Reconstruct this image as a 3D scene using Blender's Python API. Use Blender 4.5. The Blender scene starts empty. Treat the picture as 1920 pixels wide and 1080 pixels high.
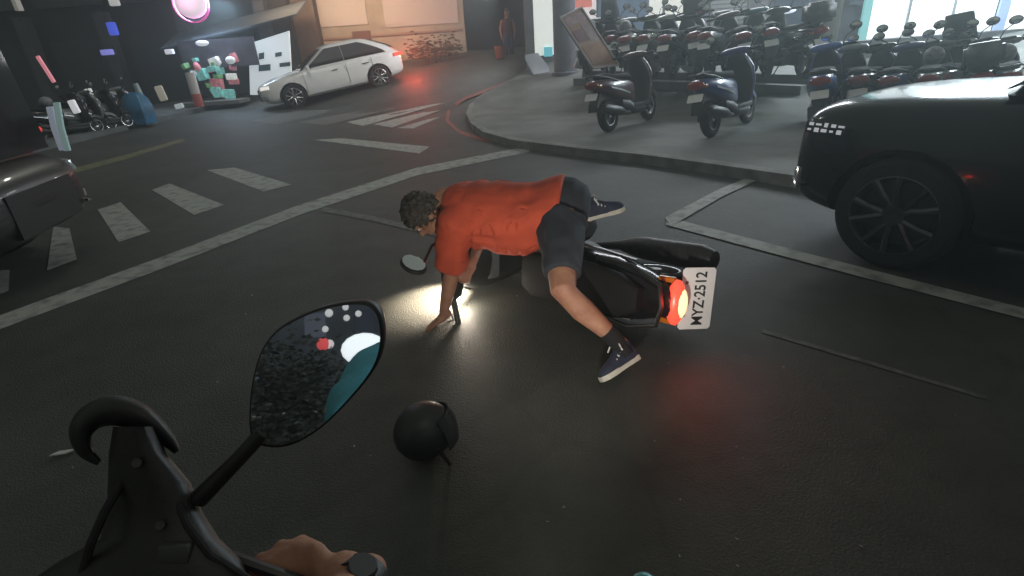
import bpy, bmesh, math, random
from mathutils import Vector, Matrix, noise
random.seed(7)
V = Vector
SC = bpy.context.scene
COL = SC.collection
rad = math.radians

# ------------------------------------------------------------------ camera
CAM_H, PITCH, ROLL, FPX = 1.5, rad(24.8), rad(4.0), 1000.0
CF = V((0, math.cos(PITCH), -math.sin(PITCH)))
r0 = V((1, 0, 0)); u0 = V((0, math.sin(PITCH), math.cos(PITCH)))
CR = r0 * math.cos(ROLL) - u0 * math.sin(ROLL)
CU = u0 * math.cos(ROLL) + r0 * math.sin(ROLL)
CC = V((0, 0, CAM_H))
cam_d = bpy.data.cameras.new('camera'); cam = bpy.data.objects.new('camera', cam_d); COL.objects.link(cam)
cam_d.sensor_width = 36; cam_d.lens = 36 * FPX / 1920; cam_d.clip_start = 0.02; cam_d.clip_end = 400
mw = Matrix((CR, CU, -CF)).transposed().to_4x4(); mw.translation = CC
cam.matrix_world = mw
SC.camera = cam

# ------------------------------------------------------------------ night sky, exposure
w = bpy.data.worlds.new('World'); SC.world = w; w.use_nodes = True
bg = w.node_tree.nodes['Background']
bg.inputs['Color'].default_value = (.95, 1.03, 0.89, 1); bg.inputs['Strength'].default_value = 0.15
sd = bpy.data.lights.new('overhead_fill', 'SUN'); sd.energy = 0.15; sd.angle = rad(30); sd.color = (1.0, .96, .9)  # faint overhead fill, added to balance the exposure
so = bpy.data.objects.new('overhead_fill', sd); COL.objects.link(so)
so.rotation_euler = (rad(28), rad(18), 0)
def area(name, loc, to, sx, sy, e, col):
    a = bpy.data.lights.new(name, 'AREA'); a.shape = 'RECTANGLE'; a.size = sx; a.size_y = sy; a.energy = e; a.color = col
    o = bpy.data.objects.new(name, a); COL.objects.link(o); o.location = loc; o.rotation_euler = (V(to) - V(loc)).to_track_quat('-Z', 'Y').to_euler()
area('bright_shop_fill', (9.5, 11.2, 3.5), (7.0, 6.0, 0), 6, .8, 800, (.80, .93, 1))  # unseen fill added to boost the bright shopfront's spill
area('arcade_fill', (4.6, 15.2, 4.6), (3.6, 9.0, 0), 7, .6, 330, (.92, .95, 1))  # area light added above the arcade to brighten plaza and scooters
area('left_board_fill', (-9.3, 20.2, 3.2), (-10.0, 16.0, 0), 1.6, .6, 110, (.6, .8, 1))  # added bluish fill, strengthens the light of the lit board
area('white_car_fill', (0.0, 17.6, 3.0), (-6, 18.5, 1.0), .9, .9, 170, (.95, .97, 1))  # added fill that brightens the side of the white car
area('wall_fill', (-5.5, 20.6, 3.9), (-5.5, 23.5, 1.8), 5, .5, 210, (1, .68, .40))  # unseen orange light added to warm the cream wall
area('junction_fill', (-5.0, 13.5, 7.5), (-5.0, 14.5, 0), .8, .4, 120, (1, .97, .88))  # unseen overhead light added to brighten the junction
SC.view_settings.view_transform = 'Standard'; SC.view_settings.look = 'None'
SC.view_settings.exposure = 0; SC.view_settings.gamma = 1; SC.view_settings.use_curve_mapping = False

# ------------------------------------------------------------------ placing helpers
def ray(px, py):
    return CF + CR * ((px - 960) / FPX) + CU * ((540 - py) / FPX)
def P(px, py, t): return CC + ray(px, py) * t
def smooth(a, b, x):
    x = min(1, max(0, (x - a) / (b - a))); return x * x * (3 - 2 * x)
def gz(x, y):                       # the side street climbs away from the junction
    s = .6 * x + .8 * y - 10.2
    if s <= 0: return 0.0
    return min(.17 * s * smooth(0, 1.2, s), 1.25)
def G(px, py, dz=0.0):
    d = ray(px, py)
    t = 0.5; step = .05
    while t < 60:
        p = CC + d * t
        if p.z <= gz(p.x, p.y) + dz:
            lo, hi = t - step, t
            for _ in range(20):
                m = (lo + hi) / 2; p = CC + d * m
                if p.z <= gz(p.x, p.y) + dz: hi = m
                else: lo = m
            return CC + d * hi
        t += step
    return CC + d * 60
def PY(px, py, y):                  # point on the vertical plane at world distance y
    d = ray(px, py); return CC + d * (y / d.y)

# ------------------------------------------------------------------ materials
MATS = {}
def mat(name, col, rough=.6, metal=0., var=.0, scale=20., bump=0., bscale=80., emit=0., ecol=None, coat=0., spec=.5, col2=None, stretch=None, lo=.35, hi=.65):
    if name in MATS: return MATS[name]
    m = bpy.data.materials.new(name); m.use_nodes = True; MATS[name] = m
    nt = m.node_tree; b = nt.nodes['Principled BSDF']
    b.inputs['Base Color'].default_value = (*col, 1); b.inputs['Roughness'].default_value = rough
    b.inputs['Metallic'].default_value = metal; b.inputs['Specular IOR Level'].default_value = spec
    if coat: b.inputs['Coat Weight'].default_value = coat; b.inputs['Coat Roughness'].default_value = .05
    if emit:
        b.inputs['Emission Color'].default_value = (*(ecol or col), 1); b.inputs['Emission Strength'].default_value = emit
    if var or bump or col2:
        tc = nt.nodes.new('ShaderNodeTexCoord'); mp = nt.nodes.new('ShaderNodeMapping')
        nt.links.new(tc.outputs['Object'], mp.inputs['Vector'])
        if stretch: mp.inputs['Scale'].default_value = stretch
    if var or col2:
        n = nt.nodes.new('ShaderNodeTexNoise'); n.inputs['Scale'].default_value = scale; n.inputs['Detail'].default_value = 6
        nt.links.new(mp.outputs['Vector'], n.inputs['Vector'])
        rp = nt.nodes.new('ShaderNodeMapRange'); rp.inputs['From Min'].default_value = lo; rp.inputs['From Max'].default_value = hi
        nt.links.new(n.outputs['Fac'], rp.inputs['Value'])
        mx = nt.nodes.new('ShaderNodeMix'); mx.data_type = 'RGBA'
        c2 = col2 or tuple(c * (1 - var) for c in col)
        mx.inputs['A'].default_value = (*col, 1); mx.inputs['B'].default_value = (*c2, 1)
        nt.links.new(rp.outputs['Result'], mx.inputs['Factor']); nt.links.new(mx.outputs['Result'], b.inputs['Base Color'])
        if emit and not ecol: nt.links.new(mx.outputs['Result'], b.inputs['Emission Color'])
    if bump:
        n2 = nt.nodes.new('ShaderNodeTexNoise'); n2.inputs['Scale'].default_value = bscale; n2.inputs['Detail'].default_value = 4
        nt.links.new(mp.outputs['Vector'], n2.inputs['Vector'])
        bp = nt.nodes.new('ShaderNodeBump'); bp.inputs['Strength'].default_value = bump; bp.inputs['Distance'].default_value = .02
        nt.links.new(n2.outputs['Fac'], bp.inputs['Height']); nt.links.new(bp.outputs['Normal'], b.inputs['Normal'])
    return m
def asphalt():
    m = bpy.data.materials.new('asphalt'); m.use_nodes = True; nt = m.node_tree; b = nt.nodes['Principled BSDF']; L = nt.links.new
    tc = nt.nodes.new('ShaderNodeTexCoord')
    def N(scale, detail=5, rough=.6):
        n = nt.nodes.new('ShaderNodeTexNoise'); n.inputs['Scale'].default_value = scale; n.inputs['Detail'].default_value = detail
        n.inputs['Roughness'].default_value = rough; L(tc.outputs['Object'], n.inputs['Vector']); return n
    big, mid, fine = N(.45, 6), N(4, 6), N(160, 2)
    r = nt.nodes.new('ShaderNodeValToRGB'); r.color_ramp.elements[0].position = .38; r.color_ramp.elements[1].position = .66
    r.color_ramp.elements[0].color = (.030, .032, .028, 1); r.color_ramp.elements[1].color = (.078, .081, .072, 1)
    a = nt.nodes.new('ShaderNodeMath'); a.operation = 'MULTIPLY_ADD'; a.inputs[1].default_value = .5
    L(big.outputs['Fac'], a.inputs[0])
    s = nt.nodes.new('ShaderNodeMath'); s.operation = 'MULTIPLY_ADD'; s.inputs[1].default_value = .3
    s2 = nt.nodes.new('ShaderNodeMath'); s2.operation = 'MULTIPLY'; s2.inputs[1].default_value = .25
    L(fine.outputs['Fac'], s2.inputs[0]); L(mid.outputs['Fac'], s.inputs[0]); L(s2.outputs[0], s.inputs[2]); L(s.outputs[0], a.inputs[2])
    L(a.outputs[0], r.inputs['Fac'])
    wp = N(2.2, 3); vm = nt.nodes.new('ShaderNodeVectorMath'); vm.operation = 'MULTIPLY_ADD'; vm.inputs[1].default_value = (.25, .25, 0)
    L(wp.outputs['Color'], vm.inputs[0]); L(tc.outputs['Object'], vm.inputs[2])
    ck = nt.nodes.new('ShaderNodeTexVoronoi'); ck.feature = 'DISTANCE_TO_EDGE'; ck.inputs['Scale'].default_value = .42; L(vm.outputs[0], ck.inputs['Vector'])
    cr_ = nt.nodes.new('ShaderNodeMapRange'); cr_.inputs['From Min'].default_value = .002; cr_.inputs['From Max'].default_value = .010; cr_.inputs['To Min'].default_value = .9; L(ck.outputs['Distance'], cr_.inputs['Value'])
    vp = nt.nodes.new('ShaderNodeTexVoronoi'); vp.inputs['Scale'].default_value = .33; L(tc.outputs['Object'], vp.inputs['Vector'])   # old repair patches
    pr = nt.nodes.new('ShaderNodeMapRange'); pr.inputs['To Min'].default_value = .86; pr.inputs['To Max'].default_value = 1.10; sep = nt.nodes.new('ShaderNodeSeparateColor'); L(vp.outputs['Color'], sep.inputs[0]); L(sep.outputs[0], pr.inputs['Value'])
    sp = N(330, 1); sr = nt.nodes.new('ShaderNodeMapRange'); sr.inputs['From Min'].default_value = .62; sr.inputs['From Max'].default_value = .72; sr.inputs['To Min'].default_value = 1; sr.inputs['To Max'].default_value = 2.1; L(sp.outputs['Fac'], sr.inputs['Value'])
    m1 = nt.nodes.new('ShaderNodeMath'); m1.operation = 'MULTIPLY'; L(cr_.outputs[0], m1.inputs[0]); L(pr.outputs[0], m1.inputs[1])
    m2 = nt.nodes.new('ShaderNodeMath'); m2.operation = 'MULTIPLY'; L(m1.outputs[0], m2.inputs[0]); L(sr.outputs[0], m2.inputs[1])
    vs = nt.nodes.new('ShaderNodeVectorMath'); vs.operation = 'SCALE'; L(r.outputs['Color'], vs.inputs[0]); L(m2.outputs[0], vs.inputs['Scale']); L(vs.outputs[0], b.inputs['Base Color'])
    vo = nt.nodes.new('ShaderNodeTexVoronoi'); vo.inputs['Scale'].default_value = 110; L(tc.outputs['Object'], vo.inputs['Vector'])
    bp = nt.nodes.new('ShaderNodeBump'); bp.inputs['Strength'].default_value = .5; bp.inputs['Distance'].default_value = .005
    ad = nt.nodes.new('ShaderNodeMath'); ad.operation = 'ADD'; L(vo.outputs['Distance'], ad.inputs[0]); L(fine.outputs['Fac'], ad.inputs[1])
    L(ad.outputs[0], bp.inputs['Height']); L(bp.outputs['Normal'], b.inputs['Normal'])
    b.inputs['Roughness'].default_value = .62; b.inputs['Specular IOR Level'].default_value = .35
    return m
EMW = lambda n, c, s: mat(n, c, .5, emit=.50 * (1 - math.exp(-1.6 * s)))
M_ASPH = asphalt()
M_PAINT = mat('road_paint', (.34, .35, .32), .7, col2=(.12, .125, .115), scale=9, lo=.45, hi=.75, bump=.3, bscale=120)
M_FAINT = mat('worn_paint', (.135, .137, .128), .7, col2=(.075, .077, .072), scale=14, lo=.4, hi=.6)
M_YELLOW = mat('yellow_paint', (.17, .16, .08), .7, col2=(.09, .09, .06), scale=10)
M_REDP = mat('red_paint', (.30, .07, .05), .7, col2=(.12, .07, .06), scale=12, lo=.4, hi=.7)
M_PAVE = mat('plaza_concrete', (.19, .195, .18), .75, var=.35, scale=1.6, bump=.25, bscale=60)
M_KERB = mat('kerb_stone', (.26, .26, .235), .8, var=.4, scale=5, bump=.3, bscale=50)
M_BLACK = mat('black_plastic', (.012, .012, .011), .5, var=.4, scale=30, bump=.05, bscale=200)
M_RUBBER = mat('tyre_rubber', (.015, .015, .015), .85, bump=.2, bscale=60, var=.3)
M_DARK = mat('dark_metal', (.06, .06, .06), .45, .7, var=.4, scale=25)
M_ALLOY = mat('alloy', (.5, .5, .5), .32, 1., var=.2, scale=30)
M_CHROME = mat('chrome', (.75, .75, .75), .12, 1.)
M_MIRROR = mat('mirror_glass', (.86, .88, .9), .015, 1.)
M_GLASS = mat('dark_glass', (.012, .013, .016), .06, spec=.7)
M_SEAT = mat('seat_vinyl', (.007, .007, .0075), .75, spec=.2, bump=.15, bscale=150, var=.2)
M_WHITEP = mat('white_car_paint', (.80, .78, .75), .3, coat=.6, var=.06, scale=3)
M_BLACKP = mat('black_car_paint', (.008, .011, .016), .2, coat=.35, spec=.3)
M_LENS_CLEAR = mat('clear_lens', (.5, .52, .52), .12, .2)
M_LENS_RED = mat('red_lens', (.25, .012, .012), .15)
M_LENS_AMBER = mat('amber_lens', (.4, .13, .01), .2)
M_SKIN = mat('skin', (.36, .18, .11), .68, col2=(.27, .12, .075), scale=16, bump=.08, bscale=120)
M_HAIR = mat('hair', (.085, .074, .062), .75, col2=(.025, .021, .018), scale=40, bump=.6, bscale=60, stretch=(1, 4, 1))
M_WHITE = mat('white_plate', (.82, .83, .84), .5, var=.06, scale=12)

# ------------------------------------------------------------------ mesh helpers
def basis(d):
    d = V(d).normalized(); a = V((0, 0, 1)) if abs(d.z) < .9 else V((1, 0, 0))
    x = a.cross(d).normalized(); return x, d.cross(x), d
class MB:
    def __init__(s): s.v = []; s.f = []
    def add(s, vs, fs):
        o = len(s.v); s.v += [V(p) for p in vs]; s.f += [tuple(i + o for i in f) for f in fs]; return s
    def box(s, c, sz, R=None):
        c = V(c); h = [x / 2 for x in sz]; vs = []
        for k in range(8):
            p = V(((1 if k & 1 else -1) * h[0], (1 if k & 2 else -1) * h[1], (1 if k & 4 else -1) * h[2]))
            vs.append(c + (R @ p if R else p))
        return s.add(vs, [(0, 2, 3, 1), (4, 5, 7, 6), (0, 1, 5, 4), (2, 6, 7, 3), (0, 4, 6, 2), (1, 3, 7, 5)])
    def loft(s, rings, cap=True, closed=False):
        n = len(rings[0]); vs = [p for r in rings for p in r]; fs = []; m = len(rings)
        for i in range(m - (0 if closed else 1)):
            for j in range(n):
                a, b = i * n, ((i + 1) % m) * n; k = (j + 1) % n
                fs.append((a + j, a + k, b + k, b + j))
        if cap and not closed:
            fs.append(tuple(range(n - 1, -1, -1))); fs.append(tuple((m - 1) * n + j for j in range(n)))
        return s.add(vs, fs)
    def tube(s, path, r, n=10, round_ends=False):
        path = [V(p) for p in path]; rs = r if isinstance(r, (list, tuple)) else [r] * len(path)
        rings = []; x = None
        for i, p in enumerate(path):
            d = (path[min(i + 1, len(path) - 1)] - path[max(i - 1, 0)])
            if d.length < 1e-7: d = V((0, 0, 1))
            d.normalize()
            if x is None: x = basis(d)[0]
            x = (x - d * x.dot(d)).normalized(); y = d.cross(x)
            rings.append([p + (x * math.cos(a) + y * math.sin(a)) * rs[i] for a in [2 * math.pi * k / n for k in range(n)]])
            if round_ends and i in (0, len(path) - 1):
                sg = -1 if i == 0 else 1; ex = []
                for q in (.5, .87, .99):
                    ex.append([p + d * sg * rs[i] * q + (x * math.cos(a) + y * math.sin(a)) * rs[i] * math.sqrt(max(0, 1 - q * q)) for a in [2 * math.pi * k / n for k in range(n)]])
                if i == 0: rings = ex[::-1] + rings
                else: rings += ex
        return s.loft(rings)
    def ell(s, c, r, R=None, nu=14, nv=9):
        c = V(c); rings = []
        for i in range(nv + 1):
            th = math.pi * (i + (.04 if i == 0 else -.04 if i == nv else 0)) / nv
            rings.append([c + (R @ q if R else q) for q in [V((r[0] * math.sin(th) * math.cos(a), r[1] * math.sin(th) * math.sin(a), -r[2] * math.cos(th))) for a in [2 * math.pi * k / nu for k in range(nu)]]])
        return s.loft(rings)
    def lathe(s, prof, c, axis, n=28):      # prof: closed list of (radius, along)
        c = V(c); x, y, d = basis(axis)
        rings = [[c + (x * math.cos(a) + y * math.sin(a)) * pr + d * pz for pr, pz in prof] for a in [2 * math.pi * k / n for k in range(n)]]
        return s.loft(rings, closed=True)
    def prism(s, poly, off):                # poly of 3d points pushed along off
        a = [V(p) for p in poly]; b = [p + V(off) for p in a]
        return s.loft([a, b])
    def grid(s, pts):
        n, m = len(pts), len(pts[0]); return s.add([p for r in pts for p in r], [(i * m + j, i * m + j + 1, (i + 1) * m + j + 1, (i + 1) * m + j) for i in range(n - 1) for j in range(m - 1)])
    def slab(s, pts, off):
        n, m = len(pts), len(pts[0]); off = V(off)
        idx = [(0, j) for j in range(m)] + [(i, m - 1) for i in range(1, n)] + [(n - 1, j) for j in range(m - 2, -1, -1)] + [(i, 0) for i in range(n - 2, 0, -1)]
        vs = [p for r in pts for p in r]; N_ = len(vs); vs = vs + [p + off for p in vs]
        q = [(i * m + j, i * m + j + 1, (i + 1) * m + j + 1, (i + 1) * m + j) for i in range(n - 1) for j in range(m - 1)]
        fs = q + [tuple(N_ + i for i in f[::-1]) for f in q]; L = [i * m + j for i, j in idx]
        for k in range(len(L)): a, b = L[k], L[(k + 1) % len(L)]; fs.append((a, b, b + N_, a + N_))
        return s.add(vs, fs)
    def mesh(s, name):
        me = bpy.data.meshes.new(name); me.from_pydata([tuple(p) for p in s.v], [], s.f); me.validate()
        bm = bmesh.new(); bm.from_mesh(me); bmesh.ops.recalc_face_normals(bm, faces=bm.faces); bm.to_mesh(me); bm.free(); return me
    def build(s, name, m, parent=None, smooth_a=40, bevel=0, **props):
        me = s.mesh(name)
        if bevel:
            bm = bmesh.new(); bm.from_mesh(me)
            bmesh.ops.bevel(bm, geom=[e for e in bm.edges if len(e.link_faces) == 2 and e.calc_face_angle() > .5], offset=bevel, segments=2, profile=.6, affect='EDGES', clamp_overlap=True)
            bm.to_mesh(me); bm.free()
        return link(name, me, m, parent, smooth_a, **props)
def link(name, me, m, parent=None, smooth_a=40, **props):
    me.polygons.foreach_set('use_smooth', [True] * len(me.polygons))
    if smooth_a < 180: me.set_sharp_from_angle(angle=rad(smooth_a))
    if not me.materials: me.materials.append(m)
    o = bpy.data.objects.new(name, me); COL.objects.link(o)
    if parent: o.parent = parent
    for k, v in props.items(): o[k] = v
    return o
def empty(name, label, cat, M=None, group=None):
    o = bpy.data.objects.new(name, None); COL.objects.link(o); o['label'] = label; o['category'] = cat
    if group: o['group'] = group
    if M is not None: o.matrix_world = M
    o.empty_display_size = .2
    return o
def tag(o, label, cat, group=None):
    o['label'] = label; o['category'] = cat
    if group: o['group'] = group
    return o
def struct(o): o['kind'] = 'structure'; return o
def evaluated(mb, mods, name='tmp'):        # run modifiers once and keep the resulting mesh
    me = mb if isinstance(mb, bpy.types.Mesh) else mb.mesh(name); o = bpy.data.objects.new('tmp_eval', me); COL.objects.link(o)
    for typ, kw in mods:
        md = o.modifiers.new(typ, typ)
        for k, v in kw.items(): setattr(md, k, v)
    dg = bpy.context.evaluated_depsgraph_get(); dg.update()
    out = bpy.data.meshes.new_from_object(o.evaluated_get(dg)); bpy.data.objects.remove(o); out.name = name
    return out
def remesh(mb, vox, it=4, fac=.5, name='tmp'):
    return evaluated(mb, [('REMESH', dict(mode='VOXEL', voxel_size=vox)), ('SMOOTH', dict(factor=fac, iterations=it))], name)
def text_mesh(txt, size, depth=.0006, bold=.0):
    cu = bpy.data.curves.new('lettering', 'FONT'); cu.body = txt; cu.size = size; cu.extrude = depth; cu.align_x = 'CENTER'; cu.align_y = 'CENTER'; cu.offset = bold; cu.resolution_u = 3
    o = bpy.data.objects.new('tmp_text', cu); COL.objects.link(o)
    dg = bpy.context.evaluated_depsgraph_get(); dg.update()
    me = bpy.data.meshes.new_from_object(o.evaluated_get(dg)); bpy.data.objects.remove(o); return me
def frame(x, y, z, o):
    M = Matrix((V(x), V(y), V(z))).transposed().to_4x4(); M.translation = V(o); return M
def upright(heading, o, lean=0.0, scale=1.0, pitch=0.0):
    F = V((math.cos(heading), math.sin(heading), 0)); L = V((-F.y, F.x, 0)); Z = V((0, 0, 1))
    if pitch: F, Z = F * math.cos(pitch) + Z * math.sin(pitch), Z * math.cos(pitch) - F * math.sin(pitch)
    Y2 = L * math.cos(lean) - Z * math.sin(lean); Z2 = Z * math.cos(lean) + L * math.sin(lean)
    return frame(F * scale, Y2 * scale, Z2 * scale, o)

# ================================================================== GROUND
mb = MB(); pts = []
xs = [-60 + i * 1.0 for i in range(121)]; ys = [-25 + i * 1.0 for i in range(101)]
for y in ys: pts.append([V((x, y, gz(x, y) - (.02 if .6 * x + .8 * y > 9.8 else 0))) for x in xs])
mb.grid(pts); struct(mb.build('road', M_ASPH, smooth_a=180))

def stripe(name, center, wpx, m, dz=.004):
    """painted line along the ground through points seen in the photograph, wpx its width there"""
    a, b = [], []
    fine = []
    for i in range(len(center) - 1):
        for k in range(6):
            u = k / 6; fine.append((center[i][0] * (1 - u) + center[i + 1][0] * u, center[i][1] * (1 - u) + center[i + 1][1] * u))
    fine.append(center[-1])
    for i, (x, y) in enumerate(fine):
        q0, q1 = fine[max(0, i - 1)], fine[min(len(fine) - 1, i + 1)]
        dx, dy = q1[0] - q0[0], q1[1] - q0[1]; l = math.hypot(dx, dy); nx, ny = -dy / l, dx / l
        ww = wpx[0] + (wpx[1] - wpx[0]) * i / (len(fine) - 1)
        a.append(G(x + nx * ww / 2, y + ny * ww / 2, dz)); b.append(G(x - nx * ww / 2, y - ny * ww / 2, dz))
    return struct(MB().grid([a, b]).build(name, m))
def patch(name, quad, m, dz=.004):
    q = [V((x, y, 0)) for x, y in quad]; g = []
    for i in range(5):
        u = i / 4; a = q[0].lerp(q[3], u); b = q[1].lerp(q[2], u)
        g.append([G(*(a.lerp(b, k / 4)).xy, dz) for k in range(5)])
    return struct(MB().grid(g).build(name, m))
stripe('stop_line', [(-60, 628), (0, 604), (300, 494), (560, 394), (780, 322), (992, 279)], (28, 11), M_PAINT)
stripe('parking_line', [(1250, 414), (1600, 506), (2000, 608)], (15, 20), M_PAINT, .008)
stripe('parking_line', [(1252, 416), (1350, 362), (1446, 320)], (20, 10), M_PAINT, .012)
stripe('worn_line', [(605, 392), (700, 410), (832, 442)], (9, 9), M_FAINT)
stripe('worn_line', [(1430, 620), (1640, 683), (1850, 746)], (7, 6), M_FAINT)
stripe('edge_line', [(90, 333), (230, 296), (345, 262)], (11, 6), M_YELLOW)
for q in ([(183, 393), (226, 379), (282, 434), (222, 454)], [(285, 356), (318, 344), (420, 384), (364, 403)], [(388, 319), (440, 314), (546, 346), (494, 359)],
          [(588, 262), (640, 259), (806, 275), (786, 288)], [(100, 425), (130, 428), (144, 486), (88, 507)], [(-70, 508), (18, 506), (16, 545), (-70, 580)]):
    patch('crosswalk_stripe', q, M_PAINT)
for q in ([(470, 226), (560, 207), (640, 205), (520, 233)], [(560, 229), (700, 203), (760, 199), (610, 235)], [(650, 229), (800, 197), (838, 192), (680, 236)],
          [(700, 233), (800, 209), (836, 203), (735, 239)], [(745, 240), (800, 224), (826, 219), (775, 241)]):
    patch('crosswalk_stripe', q, M_FAINT if q[0][0] < 600 else M_PAINT)
stripe('red_line', [(1000, 132), (930, 163), (872, 184), (842, 205), (838, 226), (862, 248), (905, 261), (985, 270)], (5, 7), M_REDP)

# raised corner plaza with its kerb
near = [(1012, 128), (960, 150), (905, 175), (880, 196), (874, 212), (882, 230), (906, 247), (960, 262), (1080, 277), (1200, 289), (1320, 305), (1420, 319), (1510, 332), (1720, 366), (1980, 412)]
dense = []
for i in range(len(near) - 1):
    for k in range(4):
        u = k / 4; dense.append((near[i][0] * (1 - u) + near[i + 1][0] * u, near[i][1] * (1 - u) + near[i + 1][1] * u))
dense.append(near[-1])
edge = [G(x, y, .12) for x, y in dense]
far_pts = [V((1.2 + (16 - 1.2) * (i / (len(edge) - 1)) ** 1.15, 20.0 - 8 * (i / (len(edge) - 1)), 0)) for i in range(len(edge))]
inner = []
for i, p in enumerate(edge):
    d = (far_pts[i] - p); d.z = 0; d.normalize(); q = p + d * .16; inner.append(V((q.x, q.y, gz(q.x, q.y) + .12)))
rows = []
for k in range(15):
    u = (k / 14) ** 1.3; row = []
    for a, b in zip(inner, far_pts):
        q = a.lerp(b, u); row.append(V((q.x, q.y, gz(q.x, q.y) + .12)))
    rows.append(row)
struct(MB().grid(rows).build('pavement', M_PAVE, smooth_a=180))
down = [V((p.x, p.y, gz(p.x, p.y) - .05)) for p in edge]
struct(MB().grid([down, edge, [p + V((0, 0, .003)) for p in inner]]).build('kerb', M_KERB, smooth_a=30))
# left-hand pavement in front of the shops
lp = []
for y in range(6, 24): lp.append([V((x, y, gz(x, y) + z)) for x, z in ((-9.9 - .04 * (y - 14), -.05), (-9.9 - .04 * (y - 14), .12), (-10.1 - .04 * (y - 14), .125), (-14, .125), (-25, .125))])
struct(MB().grid(lp).build('pavement', mat('left_pavement', (.16, .17, .17), .7, var=.4, scale=2, bump=.2), smooth_a=20))

# ================================================================== CARS
def sect(w_, zb, zt, crown=.03):
    h = zt - zb
    half = [(0, zb), (w_ * .8, zb), (w_ * .95, zb + .07 * h), (w_ * .995, zb + .28 * h), (w_ * 1.0, zb + .5 * h), (w_ * .985, zb + .72 * h), (w_ * .95, zb + .9 * h), (w_ * .86, zt), (w_ * .5, zt + crown * .7), (0, zt + crown)]
    return half + [(-y, z) for y, z in half[-2:0:-1]]
class Green:                       # greenhouse outline by height
    def __init__(s, base, top): s.b = base; s.t = top   # (z, xf, xr, w)
    def at(s, h):
        e = h ** .85
        return [s.b[0] + (s.t[0] - s.b[0]) * h, s.b[1] + (s.t[1] - s.b[1]) * h, s.b[2] + (s.t[2] - s.b[2]) * h ** 1.5, s.b[3] + (s.t[3] - s.b[3]) * h ** 1.3]
def make_car(label, cat, paint, M, suv=True, green=None, hood=0., rim_m=None, fx=1.38, tail=None, spokes=5, wheel_r=.36, detail=True, lamp=None, group=None, length=1.0, name='parked_car', dark_rim=False):
    T = empty(name, label, cat, M, group)
    st = [(2.34, .50, .50, .68), (2.28, .68, .38, .78), (2.12, .83, .27, .86), (1.8, .90, .23, .93), (1.35, .925, .22, .985), (.95, .93, .22, 1.03), (.3, .93, .22, 1.04), (-.6, .93, .22, 1.06), (-1.4, .93, .23, 1.10), (-1.9, .90, .26, 1.11), (-2.2, .83, .33, 1.04), (-2.33, .68, .45, .92)]
    if hood: st = [(2.33, .66, .42, .80), (2.29, .80, .33, .92), (2.14, .885, .27, .985), (1.8, .925, .23, 1.02), (1.35, .935, .22, 1.045), (.95, .935, .22, 1.06)] + st[6:]
    mb = MB().loft([[V((x * length, y, z)) for y, z in sect(w_, zb, zt)] for x, w_, zb, zt in st])
    body = evaluated(mb, [('SUBSURF', dict(levels=2, render_levels=2))], 'body')
    cut = MB()
    for x in (fx, -1.38):
        for sg in (1, -1): cut.tube([(x * length, sg * .62, wheel_r), (x * length, sg * 1.2, wheel_r)], wheel_r + .055, 32)
    co = bpy.data.objects.new('tmp_cut', cut.mesh('tmp_cut')); COL.objects.link(co)
    body = evaluated(body, [('BOOLEAN', dict(operation='DIFFERENCE', solver='EXACT', object=co))], 'body'); bpy.data.objects.remove(co)
    link('body', body, paint, T, 35)
    from mathutils.bvhtree import BVHTree
    bvh = BVHTree.FromPolygons([v.co for v in body.vertices], [tuple(p.vertices) for p in body.polygons])
    def stick(sg, z, ang, end=1):          # frame lying on the painted skin at a corner of the car
        d = V((math.cos(ang) * end, math.sin(ang) * sg, 0)); o_ = V((1.75 * end * length, sg * .40, z)) + d * 3
        h, n_, _, _ = bvh.ray_cast(o_, -d)
        if h is None: h, n_ = V((2.1 * end, sg * .7, z)), d
        if n_.dot(d) < 0: n_ = -n_
        tx = V((0, 0, 1)).cross(n_).normalized(); return frame(n_, tx, n_.cross(tx), h)
    def stuck(F_, c, sz): m_ = MB().box(c, sz); m_.v = [F_ @ p for p in m_.v]; return m_
    for x in (fx, -1.38):            # wheel-arch lining
        for sg in (1, -1):
            n = 20; a = [(x * length + math.cos(q) * (wheel_r + .05), math.sin(q) * (wheel_r + .05) + wheel_r) for q in [math.pi * k / n for k in range(n + 1)]]
            MB().grid([[V((p[0], sg * .9, p[1])) for p in a], [V((p[0], sg * .62, p[1])) for p in a]]).build('wheel_arch', M_BLACK, T)
    g = Green(*(green or ((1.0, 1.02, -2.22, .87), (1.575, .10, -1.20, .60))))
    rings = []
    for h in (0, .25, .5, .75, .92, 1.0, 1.03):
        z, xf, xr, ww = g.at(min(h, 1)); k = 1
        if h > 1: z += .03; xf -= .25; xr += .3; ww -= .22
        elif h == 1.0: z -= .01; ww -= .02
        ring = []
        n = 28
        for i in range(n):
            a = 2 * math.pi * i / n; c, s_ = math.cos(a), math.sin(a)
            ex = .32
            ring.append(V((((xf + xr) / 2 + (xf - xr) / 2 * math.copysign(abs(c) ** ex, c)) * length, ww * math.copysign(abs(s_) ** ex, s_), z)))
        rings.append(ring)
    MB().loft(rings).build('roof', paint, T, 50)
    def side(x0f, x1f, h0, h1, sg):
        gr = []
        for i in range(6):
            h = h0 + (h1 - h0) * i / 5; z, xf, xr, ww = g.at(h); row = []
            for j in range(7):
                x = x0f(h) + (x1f(h) - x0f(h)) * j / 6; row.append(V((x * length, sg * (ww + .006), z)))
            gr.append(row)
        return MB().slab(gr, (0, -sg * .02, 0))
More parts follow.
